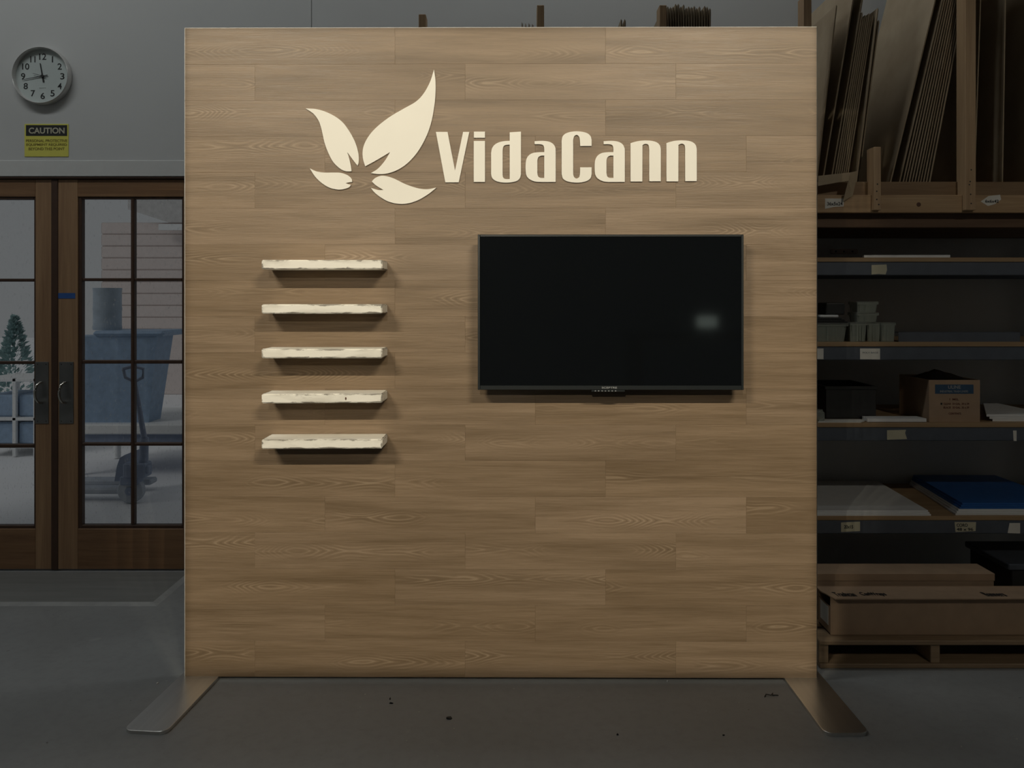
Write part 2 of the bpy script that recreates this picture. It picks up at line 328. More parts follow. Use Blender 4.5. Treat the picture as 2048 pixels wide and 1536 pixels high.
# ------------------------------------------------------------------ french doors
def X_(px): return P(px, 0, WALL_Y)[0]
def Z_(py): return P(0, py, WALL_Y)[1]
def door(name, xa, xb, panes, sl, sr, rows):
    """xa..xb leaf pixels, panes [(x0,x1)...], stiles sl/sr"""
    yd0, yd1 = WALL_Y+.012, WALL_Y+.056
    o = struct_empty(name, (X_(xa), WALL_Y, 0)); of = (X_(xa), WALL_Y, 0)
    top, bot = Z_(358), Z_(1140)
    L, R = panes[0][0], panes[-1][1]
    box('stile', (X_(xa), X_(L-7), yd0, yd1, bot, top), M['door'], o, of, .002)
    box('stile', (X_(R+4), X_(xb), yd0, yd1, bot, top), M['door'], o, of, .002)
    box('top_rail', (X_(L-7), X_(R+4), yd0, yd1, Z_(393), top), M['doorh'], o, of, .002)
    box('bottom_rail', (X_(L-7), X_(R+4), yd0, yd1, bot, Z_(1059)), M['doorh'], o, of, .002)
    a, b = yd0+.006, yd1-.006
    box('glazing_bead', [(X_(L-7), X_(L), a, b, Z_(1059), Z_(393)), (X_(R), X_(R+4), a, b, Z_(1059), Z_(393)),
                         (X_(L), X_(R), a, b, Z_(rows[0][0]), Z_(393)), (X_(L), X_(R), a, b, Z_(1059), Z_(rows[-1][1]))], M['bead'], o, of, .0015)
    for (p, q) in zip(panes, panes[1:]): box('muntin', (X_(p[1]), X_(q[0]), a, b, Z_(rows[-1][1]), Z_(rows[0][0])), M['bead'], o, of, .003)
    for r, q in zip(rows, rows[1:]):
        for p in panes: box('muntin', (X_(p[0]), X_(p[1]), a, b, Z_(q[0]), Z_(r[1])), M['bead'], o, of, .003)
    for r in rows:
        for p in panes: box('pane', (X_(p[0])-.003, X_(p[1])+.003, (a+b)/2-.002, (a+b)/2+.002, Z_(r[1])-.003, Z_(r[0])+.003), M['glass'], o, of)
    return o, of, yd0
rows = [(397, 556), (562, 721), (728, 887), (893, 1052)]
d1, of1, yd = door('door_1', -187, 101, [(-139, -42), (-35, 64)], 0, 0, [(398, 557), (563, 723), (729, 890), (897, 1053)])
d2, of2, yd = door('door_2', 113, 409, [(160, 258), (265, 361)], 0, 0, rows)
box('astragal', (X_(100), X_(114), yd-.004, yd+.04, Z_(1141), Z_(357)), M['bead'], d1, of1, .003)
def handle(par, of, x0, x1, cxp):
    p = box('handle_plate', (X_(x0), X_(x1), yd-.003, yd, Z_(848), Z_(724)), M['plate'], par, of, .001)
    cx = X_(cxp); zt, zb = Z_(765), Z_(806); bm = bmesh.new(); pts = []
    for i in range(13):
        a = math.pi*i/12; pts.append((cx-.012*math.sin(a), yd-.004-.042*math.sin(a)**.6, zt+(zb-zt)*(1-math.cos(a))/2))
    tube(bm, pts, .0065); h = obj('pull_handle', bm, M['chrome'], p, of, smooth=True)
    for x in (x0+5, x1-5):
        for y in (729, 843):
            bm = bmesh.new(); lathe(bm, [(.003, 0), (.002, .0015)], (X_(x), yd-.003, Z_(y)), 'Y', 8); obj('screw', bm, M['nail'], p, of)
handle(d1, of1, 68, 95, 82); handle(d2, of2, 116, 145, 130)
setp(box('masking_tape_strip', (X_(114), X_(148), yd-.0012, yd, Z_(597), Z_(586)), M['tape']), 'short strip of blue masking tape stuck on the brown door stile', 'tape')
# floor mat
mt = thing('floor_mat', 'flat dark grey rubber mat on the floor before the glazed doors', 'mat', (-2.6, 3.9, 0))
mx0, mx1, my0, my1 = -4.2, -1.66, 3.69, 4.13
box('mat_field', (mx0+.03, mx1-.03, my0+.03, my1, 0, .008), M['mat'], mt, (-2.6, 3.9, 0))
bm = bmesh.new(); o_ = [(mx0, my0, 0), (mx1, my0, 0), (mx1, my1, 0), (mx0, my1, 0)]; i_ = [(mx0+.03, my0+.03, .009), (mx1-.03, my0+.03, .009), (mx1-.03, my1, .009), (mx0+.03, my1, .009)]
vo = [bm.verts.new(v) for v in o_]; vi = [bm.verts.new(v) for v in i_]; vb = [bm.verts.new((v[0], v[1], 0)) for v in i_]
for k in range(4):
    j = (k+1) % 4
    if k == 2: continue
    bm.faces.new((vo[k], vo[j], vi[j], vi[k])); bm.faces.new((vi[k], vi[j], vb[j], vb[k]))
obj('bevelled_edge', bm, M['matedge'], mt, (-2.6, 3.9, 0))

# ------------------------------------------------------------------ display wall
def panel_thing(name, label, cat, group=None, x=0, y=0, z=0):
    p = ORG+EX*x+EYv*y; return thing(name, label, cat, (p.x, p.y, z), group, -PANEL_A)
pl, ptop = PP(369, 55.5); pr, _ = PP(1634.5, 55.5); pbot = PP(1024, 1355)[1]
DW = panel_thing('display_wall', 'big square oak-look plank display wall standing on two flat steel feet', 'display wall')
frm = box('backing_frame', [(pl+.002, pr-.002, .006, .045, pbot+.002, ptop-.002)], M['black'], DW)
box('edge_trim', [(pl, pl+.002, 0, .046, pbot, ptop), (pl+.002, pr-.002, 0, .046, ptop-.002, ptop)], M['edge'], DW)
box('edge_trim', (pr-.002, pr, 0, .046, pbot, ptop), M['black'], DW)
px0, px1, rh = pl+.002, pr-.002, (ptop-.002-pbot)/18
full = (px1-px0)/3; third = full/3
order = 'ABACBACABACBACBACB'
starts = {'A': 0, 'B': third-full, 'C': 2*third-full}
cache = {}
def plank_mesh(wd):
    k = round(wd, 4)
    if k not in cache:
        bm = bmesh.new(); bx(bm, -wd/2+.0001, wd/2-.0001, 0, .006, -rh/2+.0001, rh/2-.0001, bev=.0003)
        bmesh.ops.recalc_face_normals(bm, faces=bm.faces); me = bpy.data.meshes.new('plank'); bm.to_mesh(me); bm.free(); me.materials.append(M['lam']); cache[k] = me
    return cache[k]
for r, kind in enumerate(order):
    x = px0+starts[kind]
    while x < px1-.01:
        a, b = max(x, px0), min(x+full, px1)
        if b-a > .01:
            o = bpy.data.objects.new('plank', plank_mesh(b-a)); COL.objects.link(o); o.parent = DW
            o.location = ((a+b)/2, random.uniform(0, .0002), ptop-.002-(r+.5)*rh)
        x += full
def foot(xa, yaw):
    bm = bmesh.new(); W, L, T = .148, .78, .0122; r = .03; pts = []
    for cx, cy, a0 in ((-W/2+r, -L/2+r, math.pi), (W/2-r, -L/2+r, 1.5*math.pi), (W/2-r, L/2-r, 0), (-W/2+r, L/2-r, .5*math.pi)):
        for i in range(7): a = a0+math.pi/2*i/6; pts.append((cx+r*math.cos(a), cy+r*math.sin(a)))
    lo = [bm.verts.new((x, y, 0)) for x, y in pts]; hi = [bm.verts.new((x, y, T-.001)) for x, y in pts]
    top = [bm.verts.new((x*.988, y*.997, T)) for x, y in pts]; n = len(pts)
    for A, B in ((lo, hi), (hi, top)):
        for i in range(n): bm.faces.new((A[i], A[(i+1) % n], B[(i+1) % n], B[i]))
    bm.faces.new(lo[::-1]); bm.faces.new(top)
    return obj('steel_foot', bm, M['steel'], DW, loc=(xa, .012, 0), rot=(0, 0, yaw))
foot(-1.178, math.radians(-4.5)); foot(1.095, math.radians(.8))

# ------------------------------------------------------------------ leaf emblem and lettering
def lz(p): return PP(580+p[0]*.19536, 120+p[1]*.19536, .006)
LEAVES = [
 ([(160,495),(290,507),(420,555),(530,630),(610,735),(670,850),(700,960),(703,1040),(692,1082),(655,1036),(620,988),(585,942),(605,1005),(622,1080),(630,1140),(570,1138),(510,1110),(440,1040),(390,945),(355,850),(330,740),(315,680),(290,615),(240,550)], {0,8,11,14}, 'upper left leaf with a notched base'),
 ([(1474,97),(1488,200),(1490,320),(1478,460),(1450,620),(1400,770),(1320,920),(1220,1040),(1110,1120),(1000,1160),(910,1168),(828,1158),(900,1112),(970,1033),(1025,942),(940,993),(850,1045),(770,1088),(747,1010),(745,920),(775,830),(840,735),(930,650),(1040,570),(1160,500),(1290,425),(1370,340),(1435,220)], {0,11,14,17}, 'largest leaf, upper right'),
 ([(203,1110),(270,1140),(350,1152),(440,1152),(520,1155),(590,1180),(628,1215),(637,1248),(600,1253),(570,1260),(600,1272),(625,1278),(600,1305),(540,1323),(480,1325),(400,1305),(320,1255),(255,1190)], {0,7,9,11}, 'smallest leaf, lower left'),
 ([(838,1243),(870,1210),(920,1188),(970,1186),(1060,1212),(1180,1270),(1290,1308),(1370,1322),(1430,1320),(1500,1306),(1420,1370),(1320,1430),(1220,1465),(1120,1473),(1010,1450),(920,1400),(860,1350),(828,1308),(880,1325),(920,1332),(957,1330),(905,1300),(870,1275)], {0,9,17,20}, 'lower right leaf'),
]
em = panel_thing('leaf_emblem', 'cream cut-out emblem of four curved leaves spread like wings, left of the lettering', 'emblem')
for pts, cor, lab in LEAVES:
    o = from_mesh('leaf', curve_mesh([[lz(p) for p in spline(pts, cor)]], .006, 'leaf'), M['cream'], em); o['label'] = lab
def tz(p): return PP(860+p[0]*.27344, 240+p[1]*.27344, .006)
def sh(l, dx, dy=0): return [(x+dx, y+dy) for x, y in l]
A_o = ([(765,155),(800,153),(835,153),(875,160),(903,178),(916,202),(919,235),(919,453),(800,453),(765,449),(730,434),(708,410),(700,375),(700,315),(708,280),(727,255),(755,241),(790,236),(836,235),(836,212),(833,192),(822,181),(800,177),(765,177)], {0,7,8,18,19,23})
A_h = ([(836,260),(812,261),(795,270),(787,285),(785,305),(785,385),(789,408),(798,419),(812,424),(836,424)], {0,4,5,9})
D_o = ([(583,90),(665,85),(665,395),(657,425),(635,445),(600,455),(555,458),(510,454),(475,442),(454,422),(447,395),(447,240),(454,207),(474,180),(505,163),(540,155),(583,152)], {0,1,2,10,11,16})
D_h = ([(583,180),(556,182),(540,190),(533,205),(531,225),(531,400),(534,418),(543,428),(556,432),(583,432)], {0,4,5,9})
C_o = ([(1182,190),(1182,145),(1174,118),(1152,98),(1118,87),(1072,83),(1028,87),(992,99),(970,120),(963,150),(963,395),(971,425),(993,444),(1028,454),(1072,458),(1118,454),(1152,443),(1174,424),(1182,395),(1182,346),(1099,346),(1097,395),(1091,417),(1072,428),(1054,417),(1047,395),(1047,145),(1054,120),(1072,109),(1089,119),(1096,142),(1099,190)], {0,1,9,10,18,19,20,21,25,26,31})
N_o = ([(1467,170),(1490,162),(1530,153),(1580,150),(1630,154),(1662,166),(1681,186),(1688,212),(1688,448),(1604,448),(1604,212),(1601,190),(1594,179),(1580,174),(1566,177),(1554,184),(1553,450),(1467,450)], {0,7,8,9,10,15,16,17})
V_o = ([(43,87),(128,87),(183,370),(242,87),(287,87),(210,456),(112,456)], set(range(7)))
I_a = ([(321,85),(402,85),(402,130),(321,130)], set(range(4))); I_b = ([(320,153),(402,153),(402,453),(320,453)], set(range(4)))
LT = [[V_o], [I_b, I_a], [D_o, D_h], [A_o, A_h], [C_o], [(sh(A_o[0], 505.5), A_o[1]), (sh(A_h[0], 505.5), A_h[1])], [N_o], [(sh(N_o[0], 263, -1), N_o[1])]]
ls = panel_thing('raised_lettering', 'row of eight raised cream letters right of the leaf emblem', 'lettering')
for parts in LT: from_mesh('letter', curve_mesh([[tz(p) for p in spline(a, c, 6)] for a, c in parts], .006, 'letter'), M['cream'], ls)

# ------------------------------------------------------------------ five distressed shelves
SL, SD, ST = .437, .117, .0335
M['dist'] = distressed(SL, SD, ST)
SH = [(519.5, 538.5, 0, 'topmost white distressed shelf, underside showing, grey smear at its left end'), (608.8, 627, 0, 'second white distressed shelf from the top, worn patch near its right end'),
      (698, 716.3, 0, 'middle white distressed shelf of five, dark chipped edges'), (788.3, 805.6, .3, 'fourth white distressed shelf down, with a small dark knot hole'),
      (879.8, 896.2, .25, 'lowest white distressed shelf, most of its top showing')]
for i, (ya, yb, rot, lab) in enumerate(SH):
    xa, za = PP(523, ya, SD); xb, zb = PP(764.5, yb, SD)
    bm = bmesh.new(); bx(bm, -SL/2, SL/2, -SD/2, SD/2, -ST/2, ST/2)
    bmesh.ops.subdivide_edges(bm, edges=[e for e in bm.edges if e.calc_length() > .3], cuts=18)
    sharp = [e for e in bm.edges if len(e.link_faces) == 2 and e.calc_face_angle(0) > .5]
    bmesh.ops.bevel(bm, geom=sharp, offset=.003, segments=2, affect='EDGES')
    for v in bm.verts:
        if v.co.y < SD/2-.004: v.co += Vector((0, random.uniform(-.0002, .0002), 0))
    p = ORG+EX*((xa+xb)/2)+EYv*(-SD/2-.0004)
    o = obj('wall_shelf', bm, M['dist'], None, loc=(p.x, p.y, (za+zb)/2), rot=(0, -math.radians(rot), -PANEL_A), smooth=True)
    setp(o, lab, 'shelf', 'distressed white wall shelves')
    if i == 3:
        bm = bmesh.new(); lathe(bm, [(.0042, 0), (.003, .0006)], (0, 0, 0), 'Y', 10); obj('knot_hole', bm, M['knot'], o, loc=((692-643.7)*.0018, -SD/2-.0008, -.0005)).scale = (.7, 1, 1.3)

# ------------------------------------------------------------------ television
C_ = .09
xa, zt = PP(955.5, 469, C_); xb, zb = PP(1487.5, 780, C_)
tv = panel_thing('television', 'black flat television mounted on the right half of the display wall', 'television')
bm = bmesh.new(); b_ = .0085; bb = .0155
for q in ((xa, xa+b_, zb, zt), (xb-b_, xb, zb, zt), (xa+b_, xb-b_, zt-b_, zt), (xa+b_, xb-b_, zb, zb+bb)): bx(bm, q[0], q[1], -C_, -C_+.035, q[2], q[3], bev=.0012)
bz = obj('bezel', bm, M['tv'], tv)
text('SCEPTRE', PP(1203.5, 0, C_)[0], PP(1234, 0, C_)[0], zb+.005, zb+.0115, -C_-.0002, M['lettergrey'], bz, .01)
bm = bmesh.new(); bx(bm, xa+b_, xb-b_, -C_+.003, -C_+.006, zb+bb, zt-b_); obj('screen', bm, M['screen'], tv)
box('back_housing', [(xa+.004, xb-.004, -C_+.006, -C_+.04, zb+.003, zt-.004), (xa+.12, xb-.12, -C_+.04, -C_+.062, zb+.05, zt-.14)], M['blackp'], tv, bev=.002)
xk, xl = PP(1183, 0, C_)[0], PP(1250, 0, C_)[0]
cp = box('control_strip', (xk, xl, -C_+.002, -C_+.03, zb-.0072, zb), M['tv'], tv, bev=.001)
for k in range(7): box('button', (xk+.012+k*.0123, xk+.016+k*.0123, -C_+.0006, -C_+.004, zb-.0052, zb-.0022), M['lettergrey'], cp)
box('wall_bracket', [((xa+xb)/2-.22, (xa+xb)/2+.22, -C_+.058, 0, (zt+zb)/2-.1, (zt+zb)/2-.06), ((xa+xb)/2-.22, (xa+xb)/2+.22, -C_+.058, 0, (zt+zb)/2+.06, (zt+zb)/2+.1),
                     ((xa+xb)/2-.2, (xa+xb)/2-.16, -C_+.062, -.02, (zt+zb)/2-.14, (zt+zb)/2+.14), ((xa+xb)/2+.16, (xa+xb)/2+.2, -C_+.062, -.02, (zt+zb)/2-.14, (zt+zb)/2+.14)], M['black'], tv)

# ------------------------------------------------------------------ clock and caution sign on the back wall
cx, cz = P(88.3, 154, WALL_Y); R_ = .1515
ck = thing('wall_clock', 'round grey-rimmed wall clock with black numerals above the caution sign', 'clock', (cx, WALL_Y, cz)); CO = (cx, WALL_Y, cz)
bm = bmesh.new(); lathe(bm, [(R_-.012, .0), (R_-.002, .004), (R_, .02), (R_-.003, .036), (R_-.006, .04), (R_-.009, .037), (R_-.0105, .028), (R_-.011, .012)], (0, 0, 0), 'Y', 64); obj('rim', bm, M['rim'], ck, smooth=True)
bm = bmesh.new(); lathe(bm, [(R_-.0105, .002), (R_-.0105, .0125)], (0, 0, 0), 'Y', 48); obj('dial', bm, M['face'], ck)
for h in range(1, 13):
    a = math.radians(90-30*h); rr = .103; s = str(h); w_ = (.0065 if s == '1' else .022) if len(s) == 1 else (.037 if s != '11' else .027)
    x, z = rr*math.cos(a)*(1 if h not in (6, 12) else 1), rr*math.sin(a)
    text(s, x-w_/2, x+w_/2, z-.0165, z+.0165, -.0126, M['ink'], ck, .012, 'numeral')
text('QUARTZ', -.017, .017, -.064, -.0595, -.0126, M['lettergrey'], ck)
def hand(nm, ang, ln, tail, w0, w1, y):
    bm = bmesh.new(); d = Vector((math.cos(ang), 0, math.sin(ang))); n = Vector((-d.z, 0, d.x)); v = []
    for yy in (y, y-.0015):
        for t, w in ((-tail, w0*1.2), (0, w0), (ln, w1)):
            for s in (1, -1): v.append(bm.verts.new(d*t+n*s*w/2+Vector((0, yy, 0))))
    for k in (0, 2): bm.faces.new((v[k], v[k+1], v[k+3], v[k+2])); bm.faces.new((v[k+6], v[k+7], v[k+9], v[k+8]))
    for a_, b_ in ((0, 2), (2, 4), (1, 3), (3, 5), (0, 1), (4, 5)): bm.faces.new((v[a_], v[b_], v[b_+6], v[a_+6]))
    obj(nm, bm, M['ink'], ck)
hand('hour_hand', math.atan2(130, -24), .069, .032, .007, .004, -.014); hand('minute_hand', math.atan2(-37, -208), .108, .028, .004, .0018, -.0165); hand('second_hand', math.atan2(27, -95), .05, .02, .003, .0015, -.019)
bm = bmesh.new(); lathe(bm, [(.007, .0125), (.007, .021)], (0, 0, 0), 'Y', 16); obj('hub', bm, M['ink'], ck)
x0, zt_ = P(49.5, 248, WALL_Y); x1, zb_ = P(137.5, 313.5, WALL_Y)
sg = thing('caution_sign', 'yellow caution sign with black header on the wall below the clock', 'sign', (x0, WALL_Y, zb_)); so = (x0, WALL_Y, zb_)
pl_ = box('sign_plate', (x0, x1, WALL_Y-.003, WALL_Y, zb_, zt_), M['yellow'], sg, so, .001)
def sx_(px): return P(px, 0, WALL_Y)[0]
def sz_(py): return P(0, py, WALL_Y)[1]
hd = box('header', (sx_(52.7), sx_(135), WALL_Y-.0036, WALL_Y-.003, sz_(272), sz_(250.5)), M['ink'], sg, so)
text('CAUTION', sx_(58.5), sx_(130), sz_(267.5), sz_(255.5), WALL_Y-.0037, M['manila'], hd, .025, off=so)
for s, a, b, ya, yb in (('PERSONAL PROTECTIVE', 52.8, 135, 284.5, 279), ('EQUIPMENT REQUIRED', 53.5, 134.5, 292.6, 287), ('BEYOND THIS POINT', 58, 130, 300.6, 295)):
    text(s, sx_(a), sx_(b), sz_(ya), sz_(yb), WALL_Y-.0031, M['signtext'], sg, .02, off=so)

# ------------------------------------------------------------------ storage rack
rk = thing('storage_rack', 'tall dark steel shelving with a pine divider frame on top, right of the display wall', 'rack', (1.1, RACK_Y, 0)); RO = (1.1, RACK_Y, 0)
RX0, RX1, RYB = -.5, 2.75, 4.12
def RX(px, Y=RACK_Y): return P(px, 0, Y)[0]
def RZ(py, Y=RACK_Y): return P(0, py, Y)[1]
for x in (RX0, 1.0, RX1-.06):
    for y in (RACK_Y+.005, RYB-.06): box('upright', (x, x+.05, y, y+.05, 0, 1.8), M['beam'], rk, RO, .002)
SHELF = [RZ(515), RZ(684.5), RZ(846), RZ(1032)]
DECK = 1.95
beams = []
for z in SHELF:
    box('shelf_board', (RX0, RX1, RACK_Y, RYB, z-.019, z), M['osb'], rk, RO, .001)
    beams.append(box('beam', (RX0, RX1, RACK_Y+.002, RACK_Y+.04, z-.019-.06, z-.0195), M['beam'], rk, RO, .003))
    box('beam', (RX0, RX1, RYB-.04, RYB-.002, z-.019-.06, z-.0195), M['beam'], rk, RO, .003)
box('deck_board', (RX0, RX1, RACK_Y, RYB, DECK-.02, DECK), M['osb'], rk, RO)
box('cross_beam', [(RX0, RX1, RACK_Y, RACK_Y+.04, RZ(455), RZ(425)-.001), (RX0, RX1, RYB-.04, RYB, RZ(455), RZ(425)-.001)], M['darkwood'], rk, RO, .002)
box('cross_beam', (RX0, RX1, RACK_Y-.012, RACK_Y, RZ(391)-.02, DECK+.002), M['bench'], rk, RO, .002)
fb = box('front_board', (RX0, RX1, RACK_Y-.05, RACK_Y-.026, RZ(425.5, RACK_Y-.05), RZ(390, RACK_Y-.05)), M['pine'], rk, RO, .002)
bm = bmesh.new(); lathe(bm, [(.010, 0), (.007, .001)], (RX(1837.5, RACK_Y-.05)-RO[0], -.05, RZ(409, RACK_Y-.05)), 'Y', 14); obj('knot', bm, M['knot'], fb)
def post(xa, xb, ytop, ya=RACK_Y-.072, d=.07, nails=False, zb=None):
    p = box('divider_post', (RX(xa), RX(xb), ya, ya+d, RZ(424) if zb is None else zb, RZ(ytop)), M['pinez'], rk, RO, .002)
    if nails:
        for y in nails:
            bm = bmesh.new(); lathe(bm, [(.0035, 0), (.003, .0008)], ((RX(xa)+RX(xb))/2+random.uniform(-.006, .006)-RO[0], ya-RACK_Y, RZ(y)), 'Y', 8); obj('nail', bm, M['nail'], p)
post(841, 855, 40); post(1073, 1087, 22); post(1313, 1327, 22); post(1595, 1611, 3)
post(1733, 1747, 300, nails=(373, 387, 403, 413)); post(1912, 1933, -70, nails=(345, 368, 374, 393, 411))
# paper labels stuck on the rack
def label(poly, Y, m, txt=None, tx=None, mt='ink'):
    o = from_mesh('paper_label', curve_mesh([[(P(a, b, Y)[0]-RO[0], P(a, b, Y)[1]) for a, b in poly[::-1]]], .0008, 'paper_label'), m, rk, loc=(0, Y-RO[1], 0))
    if txt:
        for s, (a, b, c, d) in zip(txt, tx): text(s, RX(a, Y)-RO[0], RX(b, Y)-RO[0], RZ(d, Y), RZ(c, Y), -.0009, M[mt], o, .02)
yb_ = RACK_Y-.05; ys_ = RACK_Y+.002
label([(1650, 397), (1688, 397), (1687, 413), (1667, 414), (1650, 418)], yb_, M['paper'], ['36x5x24'], [(1654, 1685, 404, 411)])
label([(1961, 403), (1977, 392), (2000, 389.5), (2002, 399), (1990, 408), (1976, 412)], yb_, M['paper'], ['6x6x42'], [(1970, 1997, 399.5, 405.5)])
label([(1743, 530), (1773, 529), (1774, 540), (1771, 549), (1757, 548), (1743, 549)], ys_, M['manila'])
label([(1720, 697), (1760, 697), (1760, 719), (1720, 718.5)], ys_, M['paper'], ['POLY BAGS'], [(1725, 1756, 703.5, 707)], 'lettergrey')
label([(1610, 697), (1647, 697), (1647, 718.5), (1610, 718)], ys_, M['paper'])
label([(1774, 860.5), (1812, 859.5), (1810, 866), (1814, 878), (1774, 879.5)], ys_, M['manila'])
label([(2026, 861), (2033, 861), (2033, 882), (2027, 882)], ys_, M['paper'])
label([(1682, 1045), (1720, 1043), (1720, 1062), (1682, 1064)], ys_, M['manila'], ['20x15'], [(1688, 1706, 1050, 1057)])
label([(1909, 1044), (1952, 1044), (1951, 1062), (1911, 1064)], ys_, M['manila'], ['CORO', '48 x 96'], [(1913, 1935, 1047, 1053.5), (1913, 1946, 1055.5, 1061.5)])
label([(2019, 1046), (2040, 1046), (2040, 1067), (2015, 1066)], ys_, M['paper'])

# flattened cartons standing on the deck
def carton(xb, xt, ztop, label, group, y0=RACK_Y+.012, depth=.5, zb=DECK+.001, th=.006, m='card'):
    ang = math.atan2(xt-xb, 2.744-zb); hgt = (ztop-zb)/math.cos(ang)
    bm = bmesh.new(); e = th/2-.0006
    bx(bm, 0, e, 0, depth, 0, hgt); bx(bm, th-e, th, .002, depth-.004, .001, hgt-.004); bx(bm, e, th-e, depth-.012, depth-.004, .001, hgt-.005)
    o = obj('flattened_carton', bm, M[m], None, loc=(xb, y0+random.uniform(0, .004), zb), rot=(0, ang, 0)); return setp(o, label, 'cardboard', group)
cX = lambda px: (px-HX)*RACK_Y/F
b0 = lambda px: cX(px)
carton(cX(1634), cX(1675), 2.742, 'broad leaning cardboard sheet right beside the display wall edge', None, depth=.55)
carton(cX(1646), cX(1706), 2.9, 'leaning cardboard sheet second from the display wall edge', None, depth=.55)
carton(cX(1663), cX(1725), 2.86, 'pale cardboard sheet in front of a tight dark stack', None, depth=.45)
for k in range(7): carton(cX(1669+k*4.3), cX(1729+k*3.7), 2.70+random.uniform(-.012, .012), ORD[k]+' flattened carton from the left in the tight stack nearest the display wall', 'flattened cartons in the left stack', depth=.42)
carton(cX(1712), cX(1757), 2.725, 'slim leaning cardboard sheet right of the tight stack, torn-topped', None, y0=RACK_Y+.002, depth=.4)
for k in range(3): carton(cX(1716+k*4.5), cX(1761+k*4.5), 2.71-.012*k, ORD[k]+' flattened carton from the left of three close to the short pine post', 'flattened cartons beside the short post', y0=RACK_Y+.045, depth=.36)
carton(cX(1783), cX(1871), 3.02, 'wide cardboard sheet showing its whole face between the two pine posts', None, depth=.56)
carton(cX(1801), cX(1885), 3.02, 'cardboard sheet with a pale front edge leading the fanned right stack', None, depth=.5)
for k in range(10): carton(cX(1808+k*5.9), cX(1889+k*4.6), 3.0+random.uniform(-.02, .02), ORD[k]+' flattened carton from the left in the fanned stack by the tall post', 'flattened cartons in the fanned right stack', depth=.48)
carton(cX(1962), cX(1974), 3.0, 'dark cardboard sheet standing just right of the tall pine post', None, y0=RACK_Y+.05, depth=.5)
carton(cX(2008), cX(2014), 3.02, 'broad cardboard sheet at the far right of the pine frame', None, depth=.56)
carton(cX(2062), cX(2070), 3.02, 'cardboard sheet at the right end, partly out of frame', None, depth=.56)
for k in range(18): carton(cX(1332+k*5.0), cX(1331+k*5.3), RZ(8)+random.uniform(-.012, .006)-(0 if k < 11 else .008), ORD[k]+' dark carton from the left in the thick stack above the display wall', 'flattened cartons above the display wall', depth=.5)
for k in range(4): carton(cX(1046+k*7), cX(1043+k*7), RZ(44)+random.uniform(-.004, .004), ORD[k]+' of four thin carton tips over the display wall, counted from the left', 'carton tips left of the middle post', depth=.4)
for k in range(2): carton(cX(1240+k*8), cX(1243+k*7), RZ(36), ['left', 'right'][k]+' one of the lone pair of thin carton tips over the display wall', 'lone pair of carton tips', depth=.3)
# loose torn flap hanging over the front board
bm = bmesh.new(); fl = [(1636, 352, RACK_Y-.082), (1700, 345, RACK_Y-.082), (1716, 342, RACK_Y-.082), (1709, 390, RACK_Y-.084), (1690, 402, RACK_Y-.084), (1696, 362, RACK_Y-.084), (1680, 364, RACK_Y-.084), (1636, 372, RACK_Y-.082)]
fv = [bm.verts.new((P(a, b, y)[0], y, P(a, b, y)[1])) for a, b, y in fl]; fw = [bm.verts.new((v.co.x, v.co.y-.004, v.co.z)) for v in fv]
bm.faces.new(fv); bm.faces.new(fw[::-1])
for k in range(8): bm.faces.new((fv[k], fv[(k+1) % 8], fw[(k+1) % 8], fw[k]))
for v in bm.verts: v.co.y += .022 if v.co.z < 1.92 else 0
setp(obj('cardboard_scrap', bm, M['card']), 'torn cardboard scrap hanging over the pine front board', 'cardboard')

# --- shelf A (top): foam strip; power strip on the wall behind
zA, zB, zCc, zD = SHELF
bm = bmesh.new(); xa_, xb_ = RX(1732), RX(1903)
vs = [bm.verts.new(p) for p in ((xa_, RACK_Y+.02, zA), (xb_, RACK_Y+.01, zA), (xb_-.01, RACK_Y+.1, zA), (xa_+.03, RACK_Y+.1, zA))]
vt = [bm.verts.new(v.co+Vector((0, 0, .012))) for v in vs]
bm.faces.new(vs[::-1]); bm.faces.new(vt)
for k in range(4): bm.faces.new((vs[k], vs[(k+1) % 4], vt[(k+1) % 4], vt[k]))
setp(obj('foam_strip', bm, M['white']), 'long thin white strip lying on the top steel shelf', 'foam strip')
ps = thing('outlet_strip', 'small beige outlet strip with three holes on the wall above the top shelf', 'outlet', (P(1660, 0, WALL_Y)[0], WALL_Y, P(0, 508, WALL_Y)[1])); po = tuple(ps.location)
box('strip_body', (P(1660, 0, WALL_Y)[0], P(1712, 0, WALL_Y)[0], WALL_Y-.025, WALL_Y, P(0, 508, WALL_Y)[1], P(0, 498, WALL_Y)[1]), M['outlet'], ps, po, .003)
for px in (1668, 1684, 1701):
    bm = bmesh.new(); lathe(bm, [(.005, 0), (.004, .001)], (P(px, 0, WALL_Y)[0], WALL_Y-.025, P(0, 503.5, WALL_Y)[1]), 'Y', 10); obj('socket', bm, M['ink'], ps, po)
